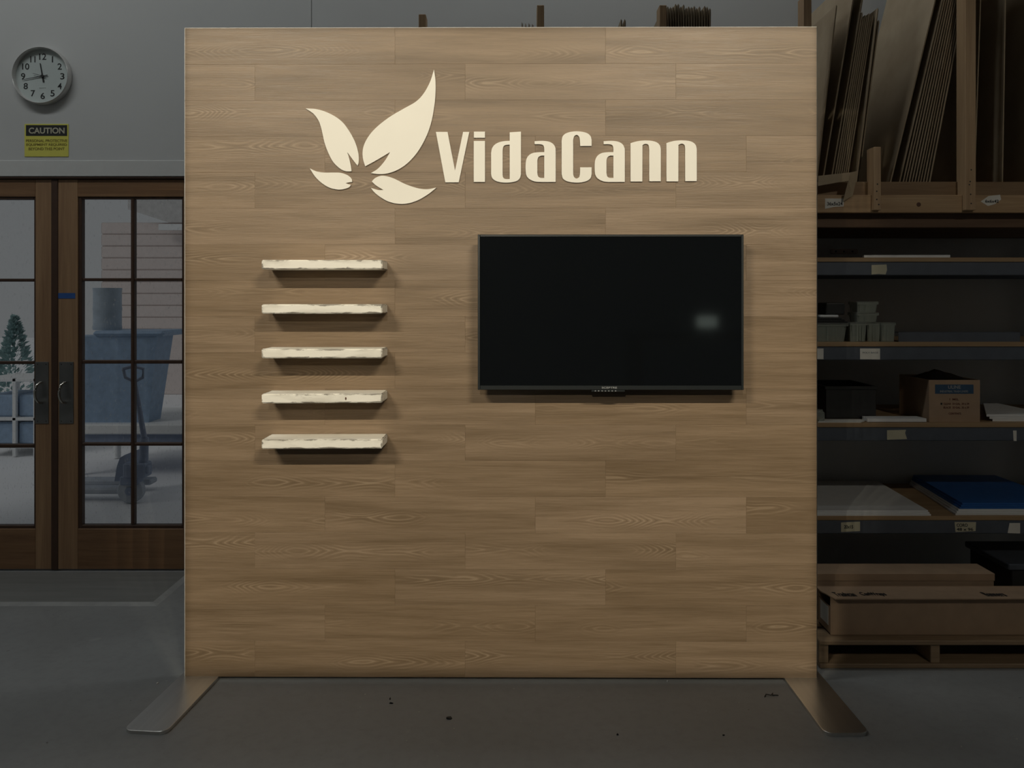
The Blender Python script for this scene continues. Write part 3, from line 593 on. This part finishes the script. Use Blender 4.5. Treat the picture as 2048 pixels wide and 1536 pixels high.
# --- shelf B: clear tubs, lids, black box, dark channel
def tub(xa, xb, zb, h, y0, lab, dep=.1, ribs=False):
    x0, x1 = RX(xa, y0), RX(xb, y0); cx = (x0+x1)/2; w = (x1-x0)/2
    t = thing('plastic_tub', lab, 'tub', (cx, y0+dep/2, zb), 'clear plastic tubs on the second shelf')
    bm = bmesh.new(); wt = .0015; d2 = dep/2
    def ring(k, z, ins=0): return [bm.verts.new((sx*(w*k-ins), sy*(d2*k-ins), z)) for sx, sy in ((-1, -1), (1, -1), (1, 1), (-1, 1))]
    rs = [ring(.86, 0), ring(.96, h-.008), ring(1, h-.008), ring(1, h), ring(.95, h), ring(.84, .003)]
    for a, b in zip(rs, rs[1:]):
        for k in range(4): bm.faces.new((a[k], a[(k+1) % 4], b[(k+1) % 4], b[k]))
    bm.faces.new(rs[0][::-1]); bm.faces.new(rs[-1])
    bmesh.ops.bevel(bm, geom=[e for e in bm.edges if abs(e.verts[0].co.z-e.verts[1].co.z) > .01], offset=w*.16, segments=3, affect='EDGES')
    obj('tub_wall', bm, M['clear'], t, smooth=True)
    box('lid', (-w*1.02, w*1.02, -d2*1.02, d2*1.02, h, h+.005), M['clear'], t, bev=.002)
    for k in range(3 if ribs else 1): box('rib', (-w*(.2-.32*k)-.003, -w*(.2-.32*k)+.003, -d2-.001, -d2*.9, .004, h-.01), M['clear'], t)
    return zb+h+.005
tub(1628, 1697, zB, .078, 3.53, 'wide squat clear tub beside the display wall edge on the second shelf', .14)
tub(1701, 1735, zB, .082, 3.53, 'clear tub with ribbed side, second in the row of tubs', .1, True)
tub(1735.5, 1764, zB, .082, 3.55, 'clear tub in the middle of the row of tubs', .1)
tub(1765, 1792, zB, .082, 3.53, 'rightmost clear tub of the row, beside the dark channel', .1)
z_ = tub(1714, 1758, zB+.0872, .038, 3.54, 'low clear tub stacked on the row of tubs', .1)
tub(1715, 1757, z_, .045, 3.54, 'topmost clear tub of the stack on the second shelf', .1)
st = zB+.083
for k in range(3): st2 = st+k*.0085; setp(box('tray_lid', (RX(1628, 3.54)-.002*k, RX(1696-k*6, 3.54), 3.54, 3.66, st2, st2+.008), M['blackp'], bev=.002), ['lowest', 'middle', 'top'][k]+' flat dark tray lid stacked on the wide clear tub', 'lid', 'dark lids on the wide tub')
st = st2+.008
setp(box('foam_scrap', (RX(1640, 3.55), RX(1678, 3.55), 3.55, 3.62, st, st+.012), M['white'], bev=.004), 'crumpled pale foam scrap on the stacked dark lids', 'foam scrap')
st += .012
bm = bmesh.new(); bx(bm, RX(1652, 3.56), RX(1690, 3.56), 3.56, 3.66, st, st+.055, bev=.006, seg=2)
setp(obj('black_case', bm, M['blackp']), 'small black case on top of the lids at the left of the second shelf', 'case')
ch = thing('metal_channel', 'long low dark channel lying right of the clear tubs', 'channel', (RX(1796), 3.55, zB))
cho = tuple(ch.location)
box('channel_web', (RX(1797, 3.55), RX(2040, 3.55), 3.55, 3.552, zB, zB+.042), M['beam'], ch, cho); box('channel_flange', (RX(1797, 3.55), RX(2040, 3.55), 3.552, 3.6, zB, zB+.002), M['beam'], ch, cho)
box('channel_flange', (RX(1797, 3.55), RX(2040, 3.55), 3.552, 3.6, zB+.04, zB+.042), M['beam'], ch, cho)
# --- shelf C: black crate, paper, carton with liner, foam sheets, jar
def crate(x0, x1, y0, y1, z, h, m, par, of):
    t = .006
    box('base', (x0, x1, y0, y1, z, z+t), m, par, of)
    for q in ((x0, x1, y0, y0+t), (x0, x1, y1-t, y1), (x0, x0+t, y0+t, y1-t), (x1-t, x1, y0+t, y1-t)): box('side_wall', (*q, z+t, z+h), m, par, of, .001)
    box('rim', [(x0-.006, x1+.006, y0-.006, y0, z+h-.014, z+h), (x0-.006, x1+.006, y1, y1+.006, z+h-.014, z+h), (x0-.006, x0, y0, y1, z+h-.014, z+h), (x1, x1+.006, y0, y1, z+h-.014, z+h)], m, par, of, .001)
x0, x1 = RX(1652, 3.62), RX(1752, 3.62)
cr = thing('black_crate', 'open black plastic crate on the third shelf, left of the carton', 'crate', (x0, 3.62, zCc)); crate(x0, x1, 3.62, 3.9, zCc, .15, M['blackp'], cr, (x0, 3.62, zCc))
def sheet(name, poly, z, th, m, lab, cat, wav=0, group=None):
    bm = bmesh.new(); a = [bm.verts.new((x, y, z)) for x, y in poly]; b = [bm.verts.new((x, y, z+th+(random.uniform(0, wav)))) for x, y in poly]; n = len(poly)
    bm.faces.new(a[::-1]); bm.faces.new(b)
    for k in range(n): bm.faces.new((a[k], a[(k+1) % n], b[(k+1) % n], b[k]))
    return setp(obj(name, bm, m), lab, cat, group)
sheet('paper_sheet', [(RX(1636, 3.51), 3.51), (RX(1722, 3.51), 3.51), (RX(1740, 3.6), 3.6), (RX(1640, 3.6), 3.6)], zCc, .002, M['paper'], 'loose pale paper at the front of the third shelf below the crate', 'paper')
sheet('paper_stack', [(RX(1735, 3.52), 3.52), (RX(1853, 3.52), 3.52), (RX(1832, 3.61), 3.61), (RX(1724, 3.61), 3.61)], zCc+.002, .012, M['white'], 'thin pile of white sheets between the crate and the carton', 'paper', .003)
bm = bmesh.new(); lathe(bm, [(.018, 0), (.02, .004), (.02, .036), (.012, .043), (.012, .05)], (RX(1640, 3.56), 3.56, zCc+.002), 'Z', 20)
setp(obj('small_jar', bm, M['clear'], smooth=True), 'small jar at the left of the third shelf by the display wall edge', 'jar')
x0, x1, y0, y1, zt0 = RX(1858, 3.53), RX(1960, 3.53), 3.53, 3.80, RZ(760, 3.53)
bxo = (x0, y0, zCc)
bt = thing('open_carton', 'open brown carton with a dark blue print panel and a black liner inside', 'carton', bxo); tk = .004
ffc = box('front_wall', (x0, x1, y0, y0+tk, zCc, zt0), M['boxcard'], bt, bxo)
box('back_wall', (x0, x1, y1-tk, y1, zCc, zt0), M['boxcard'], bt, bxo); box('side_wall', (x0, x0+tk, y0+tk, y1-tk, zCc, zt0), M['boxcard'], bt, bxo); box('side_wall', (x1-tk, x1, y0+tk, y1-tk, zCc, zt0), M['boxcard'], bt, bxo)
box('bottom', (x0+tk, x1-tk, y0+tk, y1-tk, zCc, zCc+tk), M['boxcard'], bt, bxo)
pn = box('print_panel', (RX(1870, 3.53), RX(1947, 3.53), y0-.0006, y0, RZ(787.5, 3.53), RZ(769, 3.53)), M['navy'], bt, bxo)
text('ULINE', RX(1896, y0), RX(1921, y0), RZ(777.5, y0), RZ(770.8, y0), y0-.0008, M['lettergrey'], pn, .02, off=bxo)
text('INDUSTRIAL TRASH LINERS', RX(1880, y0), RX(1936, y0), RZ(784.8, y0), RZ(780.6, y0), y0-.0008, M['lettergrey'], pn, .01, off=bxo)
for s, a, b, c, d in (('1 MIL', 1899, 1918, 796.5, 800.5), ('CLEAR  33 GAL  33 x 39', 1887, 1938, 805.5, 809.5), ('BLACK  33 GAL  33 x 39', 1887, 1938, 813, 817), ('CONTENTS', 1897, 1922, 825, 829)):
    text(s, RX(a, y0), RX(b, y0), RZ(d, y0), RZ(c, y0), y0-.0004, M['brownink'], ffc, .01, off=bxo)
box('check_mark', (RX(1881, y0), RX(1884.5, y0), y0-.0006, y0, RZ(809.5, y0), RZ(805.5, y0)), M['ink'], ffc, bxo)
bm = bmesh.new(); n1, n2 = 14, 10; g = []
for i in range(n1+1):
    r = []
    for j in range(n2+1):
        u, v = i/n1, j/n2; e = min(u, 1-u, v, 1-v)
        r.append(bm.verts.new((x0+tk+.001+(x1-x0-2*tk-.002)*u, y0+tk+.001+(y1-y0-2*tk-.002)*v, zt0-.01+min(1, e*3.2)*(.034+.022*math.sin(3*u+4*v))+random.uniform(-.004, .004)*(e > 0))))
    g.append(r)
for i in range(n1):
    for j in range(n2): bm.faces.new((g[i][j], g[i+1][j], g[i+1][j+1], g[i][j+1]))
obj('bin_liner', bm, M['bag'], bt, bxo, smooth=True)
for k in range(3): sheet('foam_sheet', [(RX(1985-k*6, 3.55), 3.55), (2.42, 3.55), (2.42, 3.98), (RX(1950-k*2, 3.98)+.05, 3.98)], zCc+k*.0105, .010, M['white'], ['lowest', 'middle', 'top'][k]+' white foam sheet in the low pile right of the carton', 'foam sheet', 0, 'white foam sheets right of the carton')
# --- shelf D: white sheets and blue sheets
for k in range(3): sheet('plastic_sheet', [(1.1, RACK_Y+.004+k*.004), (RX(1863-k*2, RACK_Y), RACK_Y+.004+k*.004), (RX(1755, 4.08), 4.08), (1.1, 4.08)], zD+k*.0075, .007, M['white'], ['lowest', 'middle', 'top'][k]+' large white plastic sheet in the flat pile on the lowest shelf', 'plastic sheet', 0, 'white sheets on the lowest shelf')
def bsh(k, m, lab, gr): sheet('plastic_sheet', [(RX(1911+k*3.5, RACK_Y+.015), RACK_Y+.015+k*.003), (2.5, RACK_Y+.015+k*.003), (2.5, 4.09), (RX(1819+k*1.5, 4.09), 4.09)], zD+k*.0085, .008, m, lab, 'plastic sheet', 0, gr)
for k in range(3): bsh(k, M['white'], ['lowest', 'middle', 'top'][k]+' white plastic sheet under the blue ones on the lowest shelf', 'white sheets under the blue pile')
for k in range(3, 6): bsh(k, M['blue'], ['lowest', 'middle', 'top'][k-3]+' bright blue plastic sheet in the pile at right of the lowest shelf', 'blue sheets on the lowest shelf')

# --- pallet and long cartons on the floor
PY0, PY1 = 3.06, 3.86
PLX0, PLX1 = P(1641, 0, PY0)[0], 2.42
pt = thing('wooden_pallet', 'weathered wooden pallet on the floor right of the display wall', 'pallet', (PLX0, PY0, 0)); pto = (PLX0, PY0, 0)
for k in range(5):
    y = PY0+k*.172; box('deck_board', (PLX0-.004, PLX1+.004, y, y+.11, .092, .110+.001*(k % 2)), M['pineold'], pt, pto, .003)
for y in (PY0+.004, PY0+.34, PY0+.69): box('bottom_board', (PLX0, PLX1, y, y+.1, 0, .018), M['pineold'], pt, pto, .003)
for xx in (PLX0, P(1871, 0, PY0)[0]-.012, PLX1-.04): box('stringer', (xx, xx+.036, PY0+.012, PY1-.03, .018, .092), M['pineold'], pt, pto, .002)
# long front carton with open top flap
BY0, BY1 = 3.11, 3.235; bx0, bx1 = P(1661, 0, BY0)[0], 2.36; bz0, bz1 = .112, .112+.147
lb = thing('long_carton', 'long open brown carton with a lifted written flap on the pallet', 'carton', (bx0, BY0, bz0)); lo = (bx0, BY0, bz0)
box('front_wall', (bx0, bx1, BY0, BY0+.004, bz0, bz1), M['boxcard'], lb, lo); box('back_wall', (bx0, bx1, BY1-.004, BY1, bz0, bz1), M['boxcard'], lb, lo); box('bottom', (bx0, bx1, BY0+.004, BY1-.004, bz0, bz0+.004), M['boxcard'], lb, lo)
box('end_wall', (bx1-.004, bx1, BY0+.004, BY1-.004, bz0, bz1), M['boxcard'], lb, lo)
ew = box('end_wall', (bx0, bx0+.004, BY0+.004, BY1-.004, bz0, bz1-.04), M['boxcard'], lb, lo)
bm = bmesh.new(); bx(bm, bx0-.001, bx0, BY0+.02, BY0+.1, bz0+.03, bz1-.045); sl = obj('shipping_label', bm, M['paper'], ew, lo)
fz0, fz1 = P(0, 1197.5, BY0-.035)[1], P(0, 1182.5, BY0+.07)[1]
bm = bmesh.new(); q = [(bx0+.005, BY0-.035, fz0), (bx1, BY0-.035, fz0+.002), (bx1, BY0+.075, fz1), (bx0-.012, BY0+.075, fz1)]
a = [bm.verts.new(v) for v in q]; b = [bm.verts.new((v[0], v[1], v[2]-.004)) for v in q]; bm.faces.new(a); bm.faces.new(b[::-1])
for k in range(4): bm.faces.new((a[k], a[(k+1) % 4], b[(k+1) % 4], b[k]))
fp = obj('top_flap', bm, M['boxcard'], lb, lo)
box('top_panel', (bx0-.01, bx1, BY0+.075, BY1, fz1-.004, fz1), M['boxcard'], lb, lo)
def flaptext(s, xa, xb):
    o = text(s, 0, xb-xa, .03, .085, 0, M['ink'], fp, .01, depth=.001)
    tilt = math.atan2(.11, fz1-fz0); o.location = (xa-lo[0], BY0-.035-lo[1]-.0005, fz0-lo[2]+.0012); o.rotation_euler = (-tilt, 0, 0)
flaptext('Trashcan', P(1675, 0, 3.1)[0], P(1716, 0, 3.1)[0]); flaptext('CanWraps', P(1729, 0, 3.1)[0], P(1779, 0, 3.1)[0]); flaptext('Banners', P(1977, 0, 3.1)[0], P(2018, 0, 3.1)[0])
LY0, LY1 = 3.27, 3.39
x1_, zz0 = P(1988, 0, LY0)[0], P(0, 1147, LY0)[1]
lc = thing('long_carton', 'plain closed brown carton behind the written one on the pallet', 'carton', (1.16, LY0, .111)); lco = (1.16, LY0, .111)
box('carton_body', (1.16, x1_, LY0, LY1, .111, zz0-.004), M['boxcard'], lc, lco, .002); box('carton_lid', (1.158, x1_+.002, LY0-.003, LY1+.003, zz0-.03, zz0), M['boxcard'], lc, lco, .001)
gx = thing('grey_bin', 'grey-topped black bin at the right end behind the long cartons', 'bin', (2.0, 3.62, .111)); go = (2.0, 3.62, .111)
box('bin_body', (P(1992, 0, 3.5)[0]+.07, 2.5, 3.5, 3.82, .111, .235), M['blackp'], gx, go, .004); box('bin_lid', (P(1992, 0, 3.5)[0]+.05, 2.52, 3.49, 3.83, .235, .262), M['beam'], gx, go, .004)

# ------------------------------------------------------------------ floor scraps
def scrap(px, py, wx, wy, lab, m='ink', n=9):
    Y = F*EYE/(py-HY); x = (px-HX)*Y/F; bm = bmesh.new(); a = []; b = []
    for k in range(n):
        t = 2*math.pi*k/n; r = random.uniform(.55, 1.1); a.append(bm.verts.new((wx*r*math.cos(t), wy*r*math.sin(t), 0))); b.append(bm.verts.new((wx*r*.8*math.cos(t), wy*r*.8*math.sin(t), random.uniform(.002, .005))))
    for k in range(n): bm.faces.new((a[k], a[(k+1) % n], b[(k+1) % n], b[k]))
    bm.faces.new(b); bm.faces.new(a[::-1])
    return setp(obj('floor_scrap', bm, M[m], loc=(x, Y, 0)), lab, 'debris')
scrap(897, 1437, .012, .011, 'largest black crumb on the floor in front of the display wall')
scrap(783, 1407, .009, .004, 'thin dark chip on the floor below the shelves')
scrap(1235, 1470, .004, .004, 'tiny black speck on the floor below the television')
scrap(1447, 1471, .004, .004, 'tiny black speck on the floor nearer the right steel foot')
scrap(315, 1367, .005, .007, 'tiny pale chip on the floor outside the left steel foot', 'paper')
scrap(780, 1398, .003, .008, 'small dark splinter just above the thin dark chip')
scrap(1335, 1363, .006, .005, 'pale paint crumb close to the bottom edge of the display wall', 'lettergrey')
Y = F*EYE/(1391-HY); x = (1541-HX)*Y/F; bm = bmesh.new()
tube(bm, [(-.025, -.012, .002), (-.015, .004, .003), (0, -.006, .004), (.012, .012, .003), (.006, .0, .002), (.028, -.002, .002)], .0016, 6)
setp(obj('wire_scrap', bm, M['ink'], loc=(x, Y, 0)), 'bent bit of black wire on the floor near the right foot', 'debris')

# ------------------------------------------------------------------ yard beyond the glass doors
setp(box('trim_3', (-30, 12, WALL_Y+.12, 30, -.1, -.004), M['ground']), kind='structure')
def YX(px, Y): return P(px, 0, Y)[0]
def YZ(py, Y): return P(0, py, Y)[1]
NB = 12.0
nb = thing('neighbour_building', 'pinkish building with a sloping grey roof seen through the top door panes', 'building', (YX(300, NB), NB, 0)); nbo = (YX(300, NB), NB, 0)
nx0, nx1 = YX(205, NB), YX(640, NB)
box('facade', (nx0, nx1, NB, NB+6, 0, YZ(446, NB)), M['pink'], nb, nbo)
for k in range(9): box('siding_board', (nx0-.01, nx1, NB-.012, NB, YZ(660, NB)+k*.18+.02, YZ(660, NB)+k*.18+.19), M['pink'], nb, nbo, .01)
bm = bmesh.new(); rp = [(YX(190, NB), YZ(446, NB)), (YX(190, NB), YZ(330, NB)), (YX(265, NB), YZ(402, NB)), (YX(345, NB), YZ(446, NB))]
rp = [(YX(262, NB), YZ(300, NB)), (nx1+2, YZ(300, NB)), (nx1+2, YZ(446, NB)), (YX(342, NB), YZ(446, NB)), (YX(262, NB), YZ(420, NB))]
a = [bm.verts.new((x, NB-.1, z)) for x, z in rp]; b = [bm.verts.new((x, NB+6, z)) for x, z in rp]; bm.faces.new(a); bm.faces.new(b[::-1])
for k in range(5): bm.faces.new((a[k], a[(k+1) % 5], b[(k+1) % 5], b[k]))
obj('roof', bm, M['roof'], nb, nbo)
box('sign_board', (YX(317, NB-.2), YX(430, NB-.2), NB-.2, NB-.13, YZ(460, NB-.2), YZ(448, NB-.2)), M['white'], nb, nbo)
# tapered bin on a flat cart, drum on the bin
BY = 6.4
cart = thing('flat_cart', 'low pale flat cart under the dark blue bin outside the door', 'cart', (YX(260, BY), BY, 0)); cto = (YX(260, BY), BY, 0)
zc1 = YZ(845, BY); box('cart_deck', (YX(120, BY), YX(400, BY), BY-.1, BY+.9, zc1-.08, zc1), M['white'], cart, cto, .01)
box('cart_frame', (YX(150, BY), YX(390, BY), BY-.05, BY+.85, zc1-.15, zc1-.08), M['jack'], cart, cto)
for xx in (130, 380):
    for yy in (BY+.05, BY+.75):
        bm = bmesh.new(); cyl(bm, (YX(xx, BY)+.05, yy, 0), (YX(xx, BY)+.05, yy, zc1-.08), .03); obj('cart_leg', bm, M['white'], cart, cto)
bn = thing('tapered_bin', 'dark blue tapered bin on the cart seen through the right door', 'bin', (YX(235, BY), BY, zc1)); bno = (YX(235, BY), BY, zc1)
bm = bmesh.new(); zt2 = YZ(672, BY); lo4 = [(YX(150, BY), BY), (YX(297, BY), BY), (YX(297, BY), BY+.22), (YX(150, BY), BY+.22)]; hi4 = [(YX(140, BY), BY-.05), (YX(319, BY), BY-.05), (YX(319, BY), BY+.26), (YX(140, BY), BY+.26)]
a = [bm.verts.new((x, y, zc1)) for x, y in lo4]; b = [bm.verts.new((x, y, zt2)) for x, y in hi4]; bm.faces.new(a[::-1]); bm.faces.new(b)
for k in range(4): bm.faces.new((a[k], a[(k+1) % 4], b[(k+1) % 4], b[k]))
obj('bin_body', bm, M['yblue'], bn, bno); box('bin_lid', (YX(194, BY), YX(336, BY), BY-.08, BY+.4, zt2, YZ(661, BY)), M['yblue'], bn, bno, .02)
bm = bmesh.new(); r = (YX(230, BY+.16)-YX(178, BY+.16))/2; z0_, z1_ = YZ(661, BY), YZ(576, BY+.16)
lathe(bm, [(r, 0), (r*1.03, .02), (r, .04), (r, (z1_-z0_)*.5-.02), (r*1.03, (z1_-z0_)*.5), (r, (z1_-z0_)*.5+.02), (r, z1_-z0_-.03), (r*1.03, z1_-z0_)], (YX(215, BY+.16), BY+.16, z0_), 'Z', 28)
setp(obj('steel_drum', bm, M['ygrey'], smooth=True), 'blue-grey drum standing on the bin seen through the right door', 'drum')
# pallet jack
JY = 5.58; jx = YX(263, JY)
jk = thing('pallet_jack', 'dusty blue pallet jack outside, its wheel low in the right door', 'pallet jack', (jx, JY, 0)); jo = (jx, JY, 0)
bm = bmesh.new(); r = .088
lathe(bm, [(r*.35, -.03), (r*.9, -.035), (r, -.025), (r, .025), (r*.9, .035), (r*.35, .03)], (jx, JY, r), 'Y', 28); obj('wheel', bm, M['rubber'], jk, jo, smooth=True)
bm = bmesh.new(); lathe(bm, [(r*.33, -.04), (r*.33, .04)], (jx, JY, r), 'Y', 16); obj('wheel_hub', bm, M['jack'], jk, jo)
box('pump_body', [(YX(253, JY), YX(297, JY), JY-.06, JY+.06, YZ(953, JY), YZ(924, JY)), (YX(290, JY), YX(301, JY), JY-.04, JY+.04, YZ(946, JY), YZ(930, JY)), (YX(245, JY), YX(282, JY), JY-.05, JY+.05, YZ(968, JY), YZ(950, JY))], M['jack'], jk, jo, .01)
bm = bmesh.new(); cyl(bm, (YX(287, JY), JY, YZ(926, JY)), (YX(289, JY), JY, YZ(875, JY)), .032, .028); cyl(bm, (YX(289, JY), JY, YZ(880, JY)), (YX(283, JY), JY-.1, YZ(760, JY)), .02, .014); obj('handle_column', bm, M['jack'], jk, jo, smooth=True)
bm = bmesh.new(); tube(bm, [(YX(283, JY)-.07, JY-.12, YZ(735, JY)), (YX(283, JY)-.06, JY-.11, YZ(752, JY)), (YX(283, JY), JY-.1, YZ(761, JY)), (YX(283, JY)+.06, JY-.11, YZ(752, JY)), (YX(283, JY)+.07, JY-.12, YZ(735, JY)), (YX(283, JY), JY-.12, YZ(730, JY)), (YX(283, JY)-.07, JY-.12, YZ(735, JY))], .011); obj('loop_grip', bm, M['jack'], jk, jo, smooth=True)
bm = bmesh.new(); wv = [(YX(223, JY), YZ(965, JY)), (YX(246, JY), YZ(965, JY)), (YX(244, JY), YZ(912, JY)), (YX(234, JY), YZ(918, JY)), (YX(228, JY), YZ(935, JY))]
a = [bm.verts.new((x, JY+.04, z)) for x, z in wv]; b = [bm.verts.new((x, JY+.4, z)) for x, z in wv]; bm.faces.new(a); bm.faces.new(b[::-1])
for k in range(5): bm.faces.new((a[k], a[(k+1) % 5], b[(k+1) % 5], b[k]))
obj('load_backrest', bm, M['jack'], jk, jo)
for yy in (JY+.03, JY+.3): box('fork', (YX(212, JY)-.5, YX(262, JY), yy, yy+.12, .05, .09), M['rubber'], jk, jo, .01)
# evergreen shrub and blue tub rack by the left door
SY = 9.0
tr_ = thing('evergreen_shrub', 'small pointed evergreen seen through the left door', 'shrub', (YX(30, SY), SY, 0)); tro = (YX(30, SY), SY, 0)
bm = bmesh.new(); zt3 = YZ(632, SY); rb = .24
cyl(bm, (YX(30, SY), SY, 0), (YX(30, SY), SY, .3), .05); obj('trunk', bm, M['bead'], tr_, tro)
bm = bmesh.new()
for k in range(700):
    h = random.random()**.8; z = .2+(zt3-.2)*h; rr = rb*(1-h)**.75*(1+.5*(1-h))*random.uniform(.6, 1.05); a = random.uniform(0, 6.28); c = Vector((YX(30, SY)+rr*math.cos(a), SY+rr*math.sin(a), z)); s = .045
    d = Vector((math.cos(a), math.sin(a), random.uniform(.2, 1))).normalized()*s; u = d.orthogonal().normalized()*s*.45
    vs = [bm.verts.new(c-d+u*0), bm.verts.new(c+u), bm.verts.new(c+d), bm.verts.new(c-u)]; bm.faces.new(vs)
fo = obj('foliage', bm, M['leaf'], tr_, tro); fo['kind'] = 'stuff'
KY = 7.2
rk2 = thing('tub_rack', 'pale frame holding faded blue tubs seen through the left door', 'rack', (YX(30, KY), KY, 0)); ro2 = (YX(30, KY), KY, 0)
za, zb2, zc2 = YZ(757, KY), YZ(835, KY), YZ(890, KY)
for px in (-40, 24, 66):
    for yy in (KY, KY+.5): box('frame_post', (YX(px, KY), YX(px, KY)+.035, yy, yy+.035, 0, za), M['white'], rk2, ro2, .004)
for z in (za, zb2, zc2): box('frame_shelf', (YX(-44, KY), YX(74, KY), KY, KY+.54, z-.03, z), M['white'], rk2, ro2, .004)
for x0p, x1p, z, wh in ((-35, 22, zb2, 'upper left'), (31, 65, zb2, 'upper right'), (-35, 22, zc2, 'lower left'), (31, 65, zc2, 'lower right')):
    bm = bmesh.new(); bx(bm, YX(x0p, KY), YX(x1p, KY), KY+.04, KY+.48, z, z+.2, bev=.015)
    setp(obj('blue_tub', bm, M['yblue']), wh+' faded blue tub on the pale frame beyond the left door', 'tub', 'blue tubs beyond the left door')

# ------------------------------------------------------------------ lamps: spotlights with added beam masks, added fill spots, ceiling lights; workbench with laptop behind the camera
corners = [ORG+EX*x+Vector((0, 0, z)) for x, z in ((pl-.02, pbot), (pr+.02, pbot), (pr+.02, ptop+.02), (pl-.02, ptop+.02))]
ctr = ORG+Vector((0, 0, 1.1))
bar = thing('lighting_bar', 'black ceiling bar carrying the nine framed spotlights', 'bar', (0, SPOTS[0][1], SPOTS[0][2]+.25)); bo = tuple(bar.location)
bm = bmesh.new(); cyl(bm, (-3.3, bo[1], bo[2]), (2.6, bo[1], bo[2]), .024); obj('bar_tube', bm, M['black'], bar, bo)
for x in (-2.4, 1.5):
    bm = bmesh.new(); cyl(bm, (x, bo[1], bo[2]), (x, bo[1], ZC), .012); obj('drop_rod', bm, M['black'], bar, bo)
for i, L in enumerate(SPOTS):
    L = Vector(L); f = (ctr-L).normalized(); r = f.cross(Vector((0, 0, 1))).normalized(); u = r.cross(f)
    t = thing('masked_spotlight', ORD[i]+' black framed spotlight from the left on the ceiling bar' if L.z > 4 else 'low-hung black framed spotlight on a long rod from the ceiling bar', 'spotlight', tuple(L), 'framed spotlights on the bar')
    D = .45; inner = [(k-L)*(D/(k-L).dot(f)) for k in corners]; c = sum(inner, Vector())/4
    outer = [c+(p-c)*1.25 for p in inner]; back = [-f*.07+(r*sx+u*sy)*.05 for sx, sy in ((-1, -1), (1, -1), (1, 1), (-1, 1))]
    bm = bmesh.new()
    for d_ in (0, .004):
        I = [bm.verts.new(p+f*d_) for p in inner]; O = [bm.verts.new(p+f*d_) for p in outer]
        for k in range(4): bm.faces.new((I[k], I[(k+1) % 4], O[(k+1) % 4], O[k]))
    obj('added_beam_mask', bm, M['lampin'], t)  # added aperture plate, cuts the beam to the display wall outline
    bm = bmesh.new(); O = [bm.verts.new(p+f*.002) for p in outer]; B = [bm.verts.new(p) for p in back]
    for k in range(4): bm.faces.new((O[k], O[(k+1) % 4], B[(k+1) % 4], B[k]))
    bm.faces.new(B); obj('added_beam_hood', bm, M['lampin'], t)  # added hood, blocks stray light so rack and back wall stay dim
    bm = bmesh.new(); cyl(bm, Vector((0, 0, .06))-f*.07, Vector((0, 0, .225+SPOTS[0][2]-L.z)), .01); obj('hanger', bm, M['black'], t)
    l = bpy.data.lights.new('spot_bulb', 'SPOT'); l.energy = SPOT_W*(1 if L.z > 4 else .85); l.color = SPOT_COL; l.shadow_soft_size = .003; l.spot_blend = .25
    l.spot_size = 2.35*max((p.angle(f) for p in inner)); lo_ = bpy.data.objects.new('spot_bulb', l); COL.objects.link(lo_); lo_.parent = t; lo_.rotation_euler = f.to_track_quat('-Z', 'Y').to_euler()
rs = Vector((2.25, -2.05, 4.42)); rf = (Vector((1.95, RACK_Y, 1.25))-rs).normalized()
t = thing('added_rack_spotlight', 'small black spotlight at the right end of the ceiling bar, aimed at the shelving', 'spotlight', tuple(rs+Vector((.45, 0, 0))))
bm = bmesh.new(); cyl(bm, -rf*.2, rf*.03, .05, .06, 20, False); cyl(bm, -rf*.2, -rf*.19, .05, n=20); obj('lamp_can', bm, M['black'], t)
bm = bmesh.new(); cyl(bm, Vector((0, 0, .05))-rf*.1, (0, 0, .225), .01); obj('hanger', bm, M['black'], t)
l = bpy.data.lights.new('rack_fill_bulb', 'SPOT'); l.energy = 105; l.color = (1, .93, .8); l.shadow_soft_size = .045; l.spot_blend = .7; l.spot_size = math.radians(36)  # added fill lamp that lifts the dim shelving
lo_ = bpy.data.objects.new('rack_fill_bulb', l); COL.objects.link(lo_); lo_.parent = t; lo_.rotation_euler = rf.to_track_quat('-Z', 'Y').to_euler()
for x0, x1, y in ((-4.3, -1.5, 2.3), (-.25, 1.45, 3.5)):
    t = thing('ceiling_light', 'long white ceiling light near the back wall' if y > 3 else 'long white ceiling light above the left floor', 'ceiling light', ((x0+x1)/2, y, ZC)); to = tuple(t.location)
    box('housing', (x0, x1, y-.17, y+.17, ZC-.06, ZC), M['white'], t, to, .004)
wb = thing('workbench', 'plain wooden workbench behind the viewer carrying a laptop', 'workbench', (1.9, -2.1, 0)); wo = (1.9, -2.1, 0)
box('bench_top', (1.1, 2.7, -2.6, -1.9, 1.05, 1.09), M['bench'], wb, wo, .003)
for x in (1.15, 2.6):
    for y in (-2.55, -1.98): box('leg', (x, x+.06, y, y+.06, 0, 1.05), M['bench'], wb, wo)
lp = thing('laptop', 'open laptop with a pale lit screen on the workbench', 'laptop', (1.92, -2.2, 1.09)); lpo = (1.92, -2.2, 1.09)
box('keyboard_base', (1.77, 2.07, -2.3, -2.09, 1.09, 1.105), M['blackp'], lp, lpo, .003); box('screen_lid', (1.77, 2.07, -2.315, -2.305, 1.105, 1.31), M['blackp'], lp, lpo, .003)
box('screen', (1.83, 2.035, -2.3045, -2.3035, 1.15, 1.265), emit('lit_screen', (.85, 1, .88), 1.5), lp, lpo)
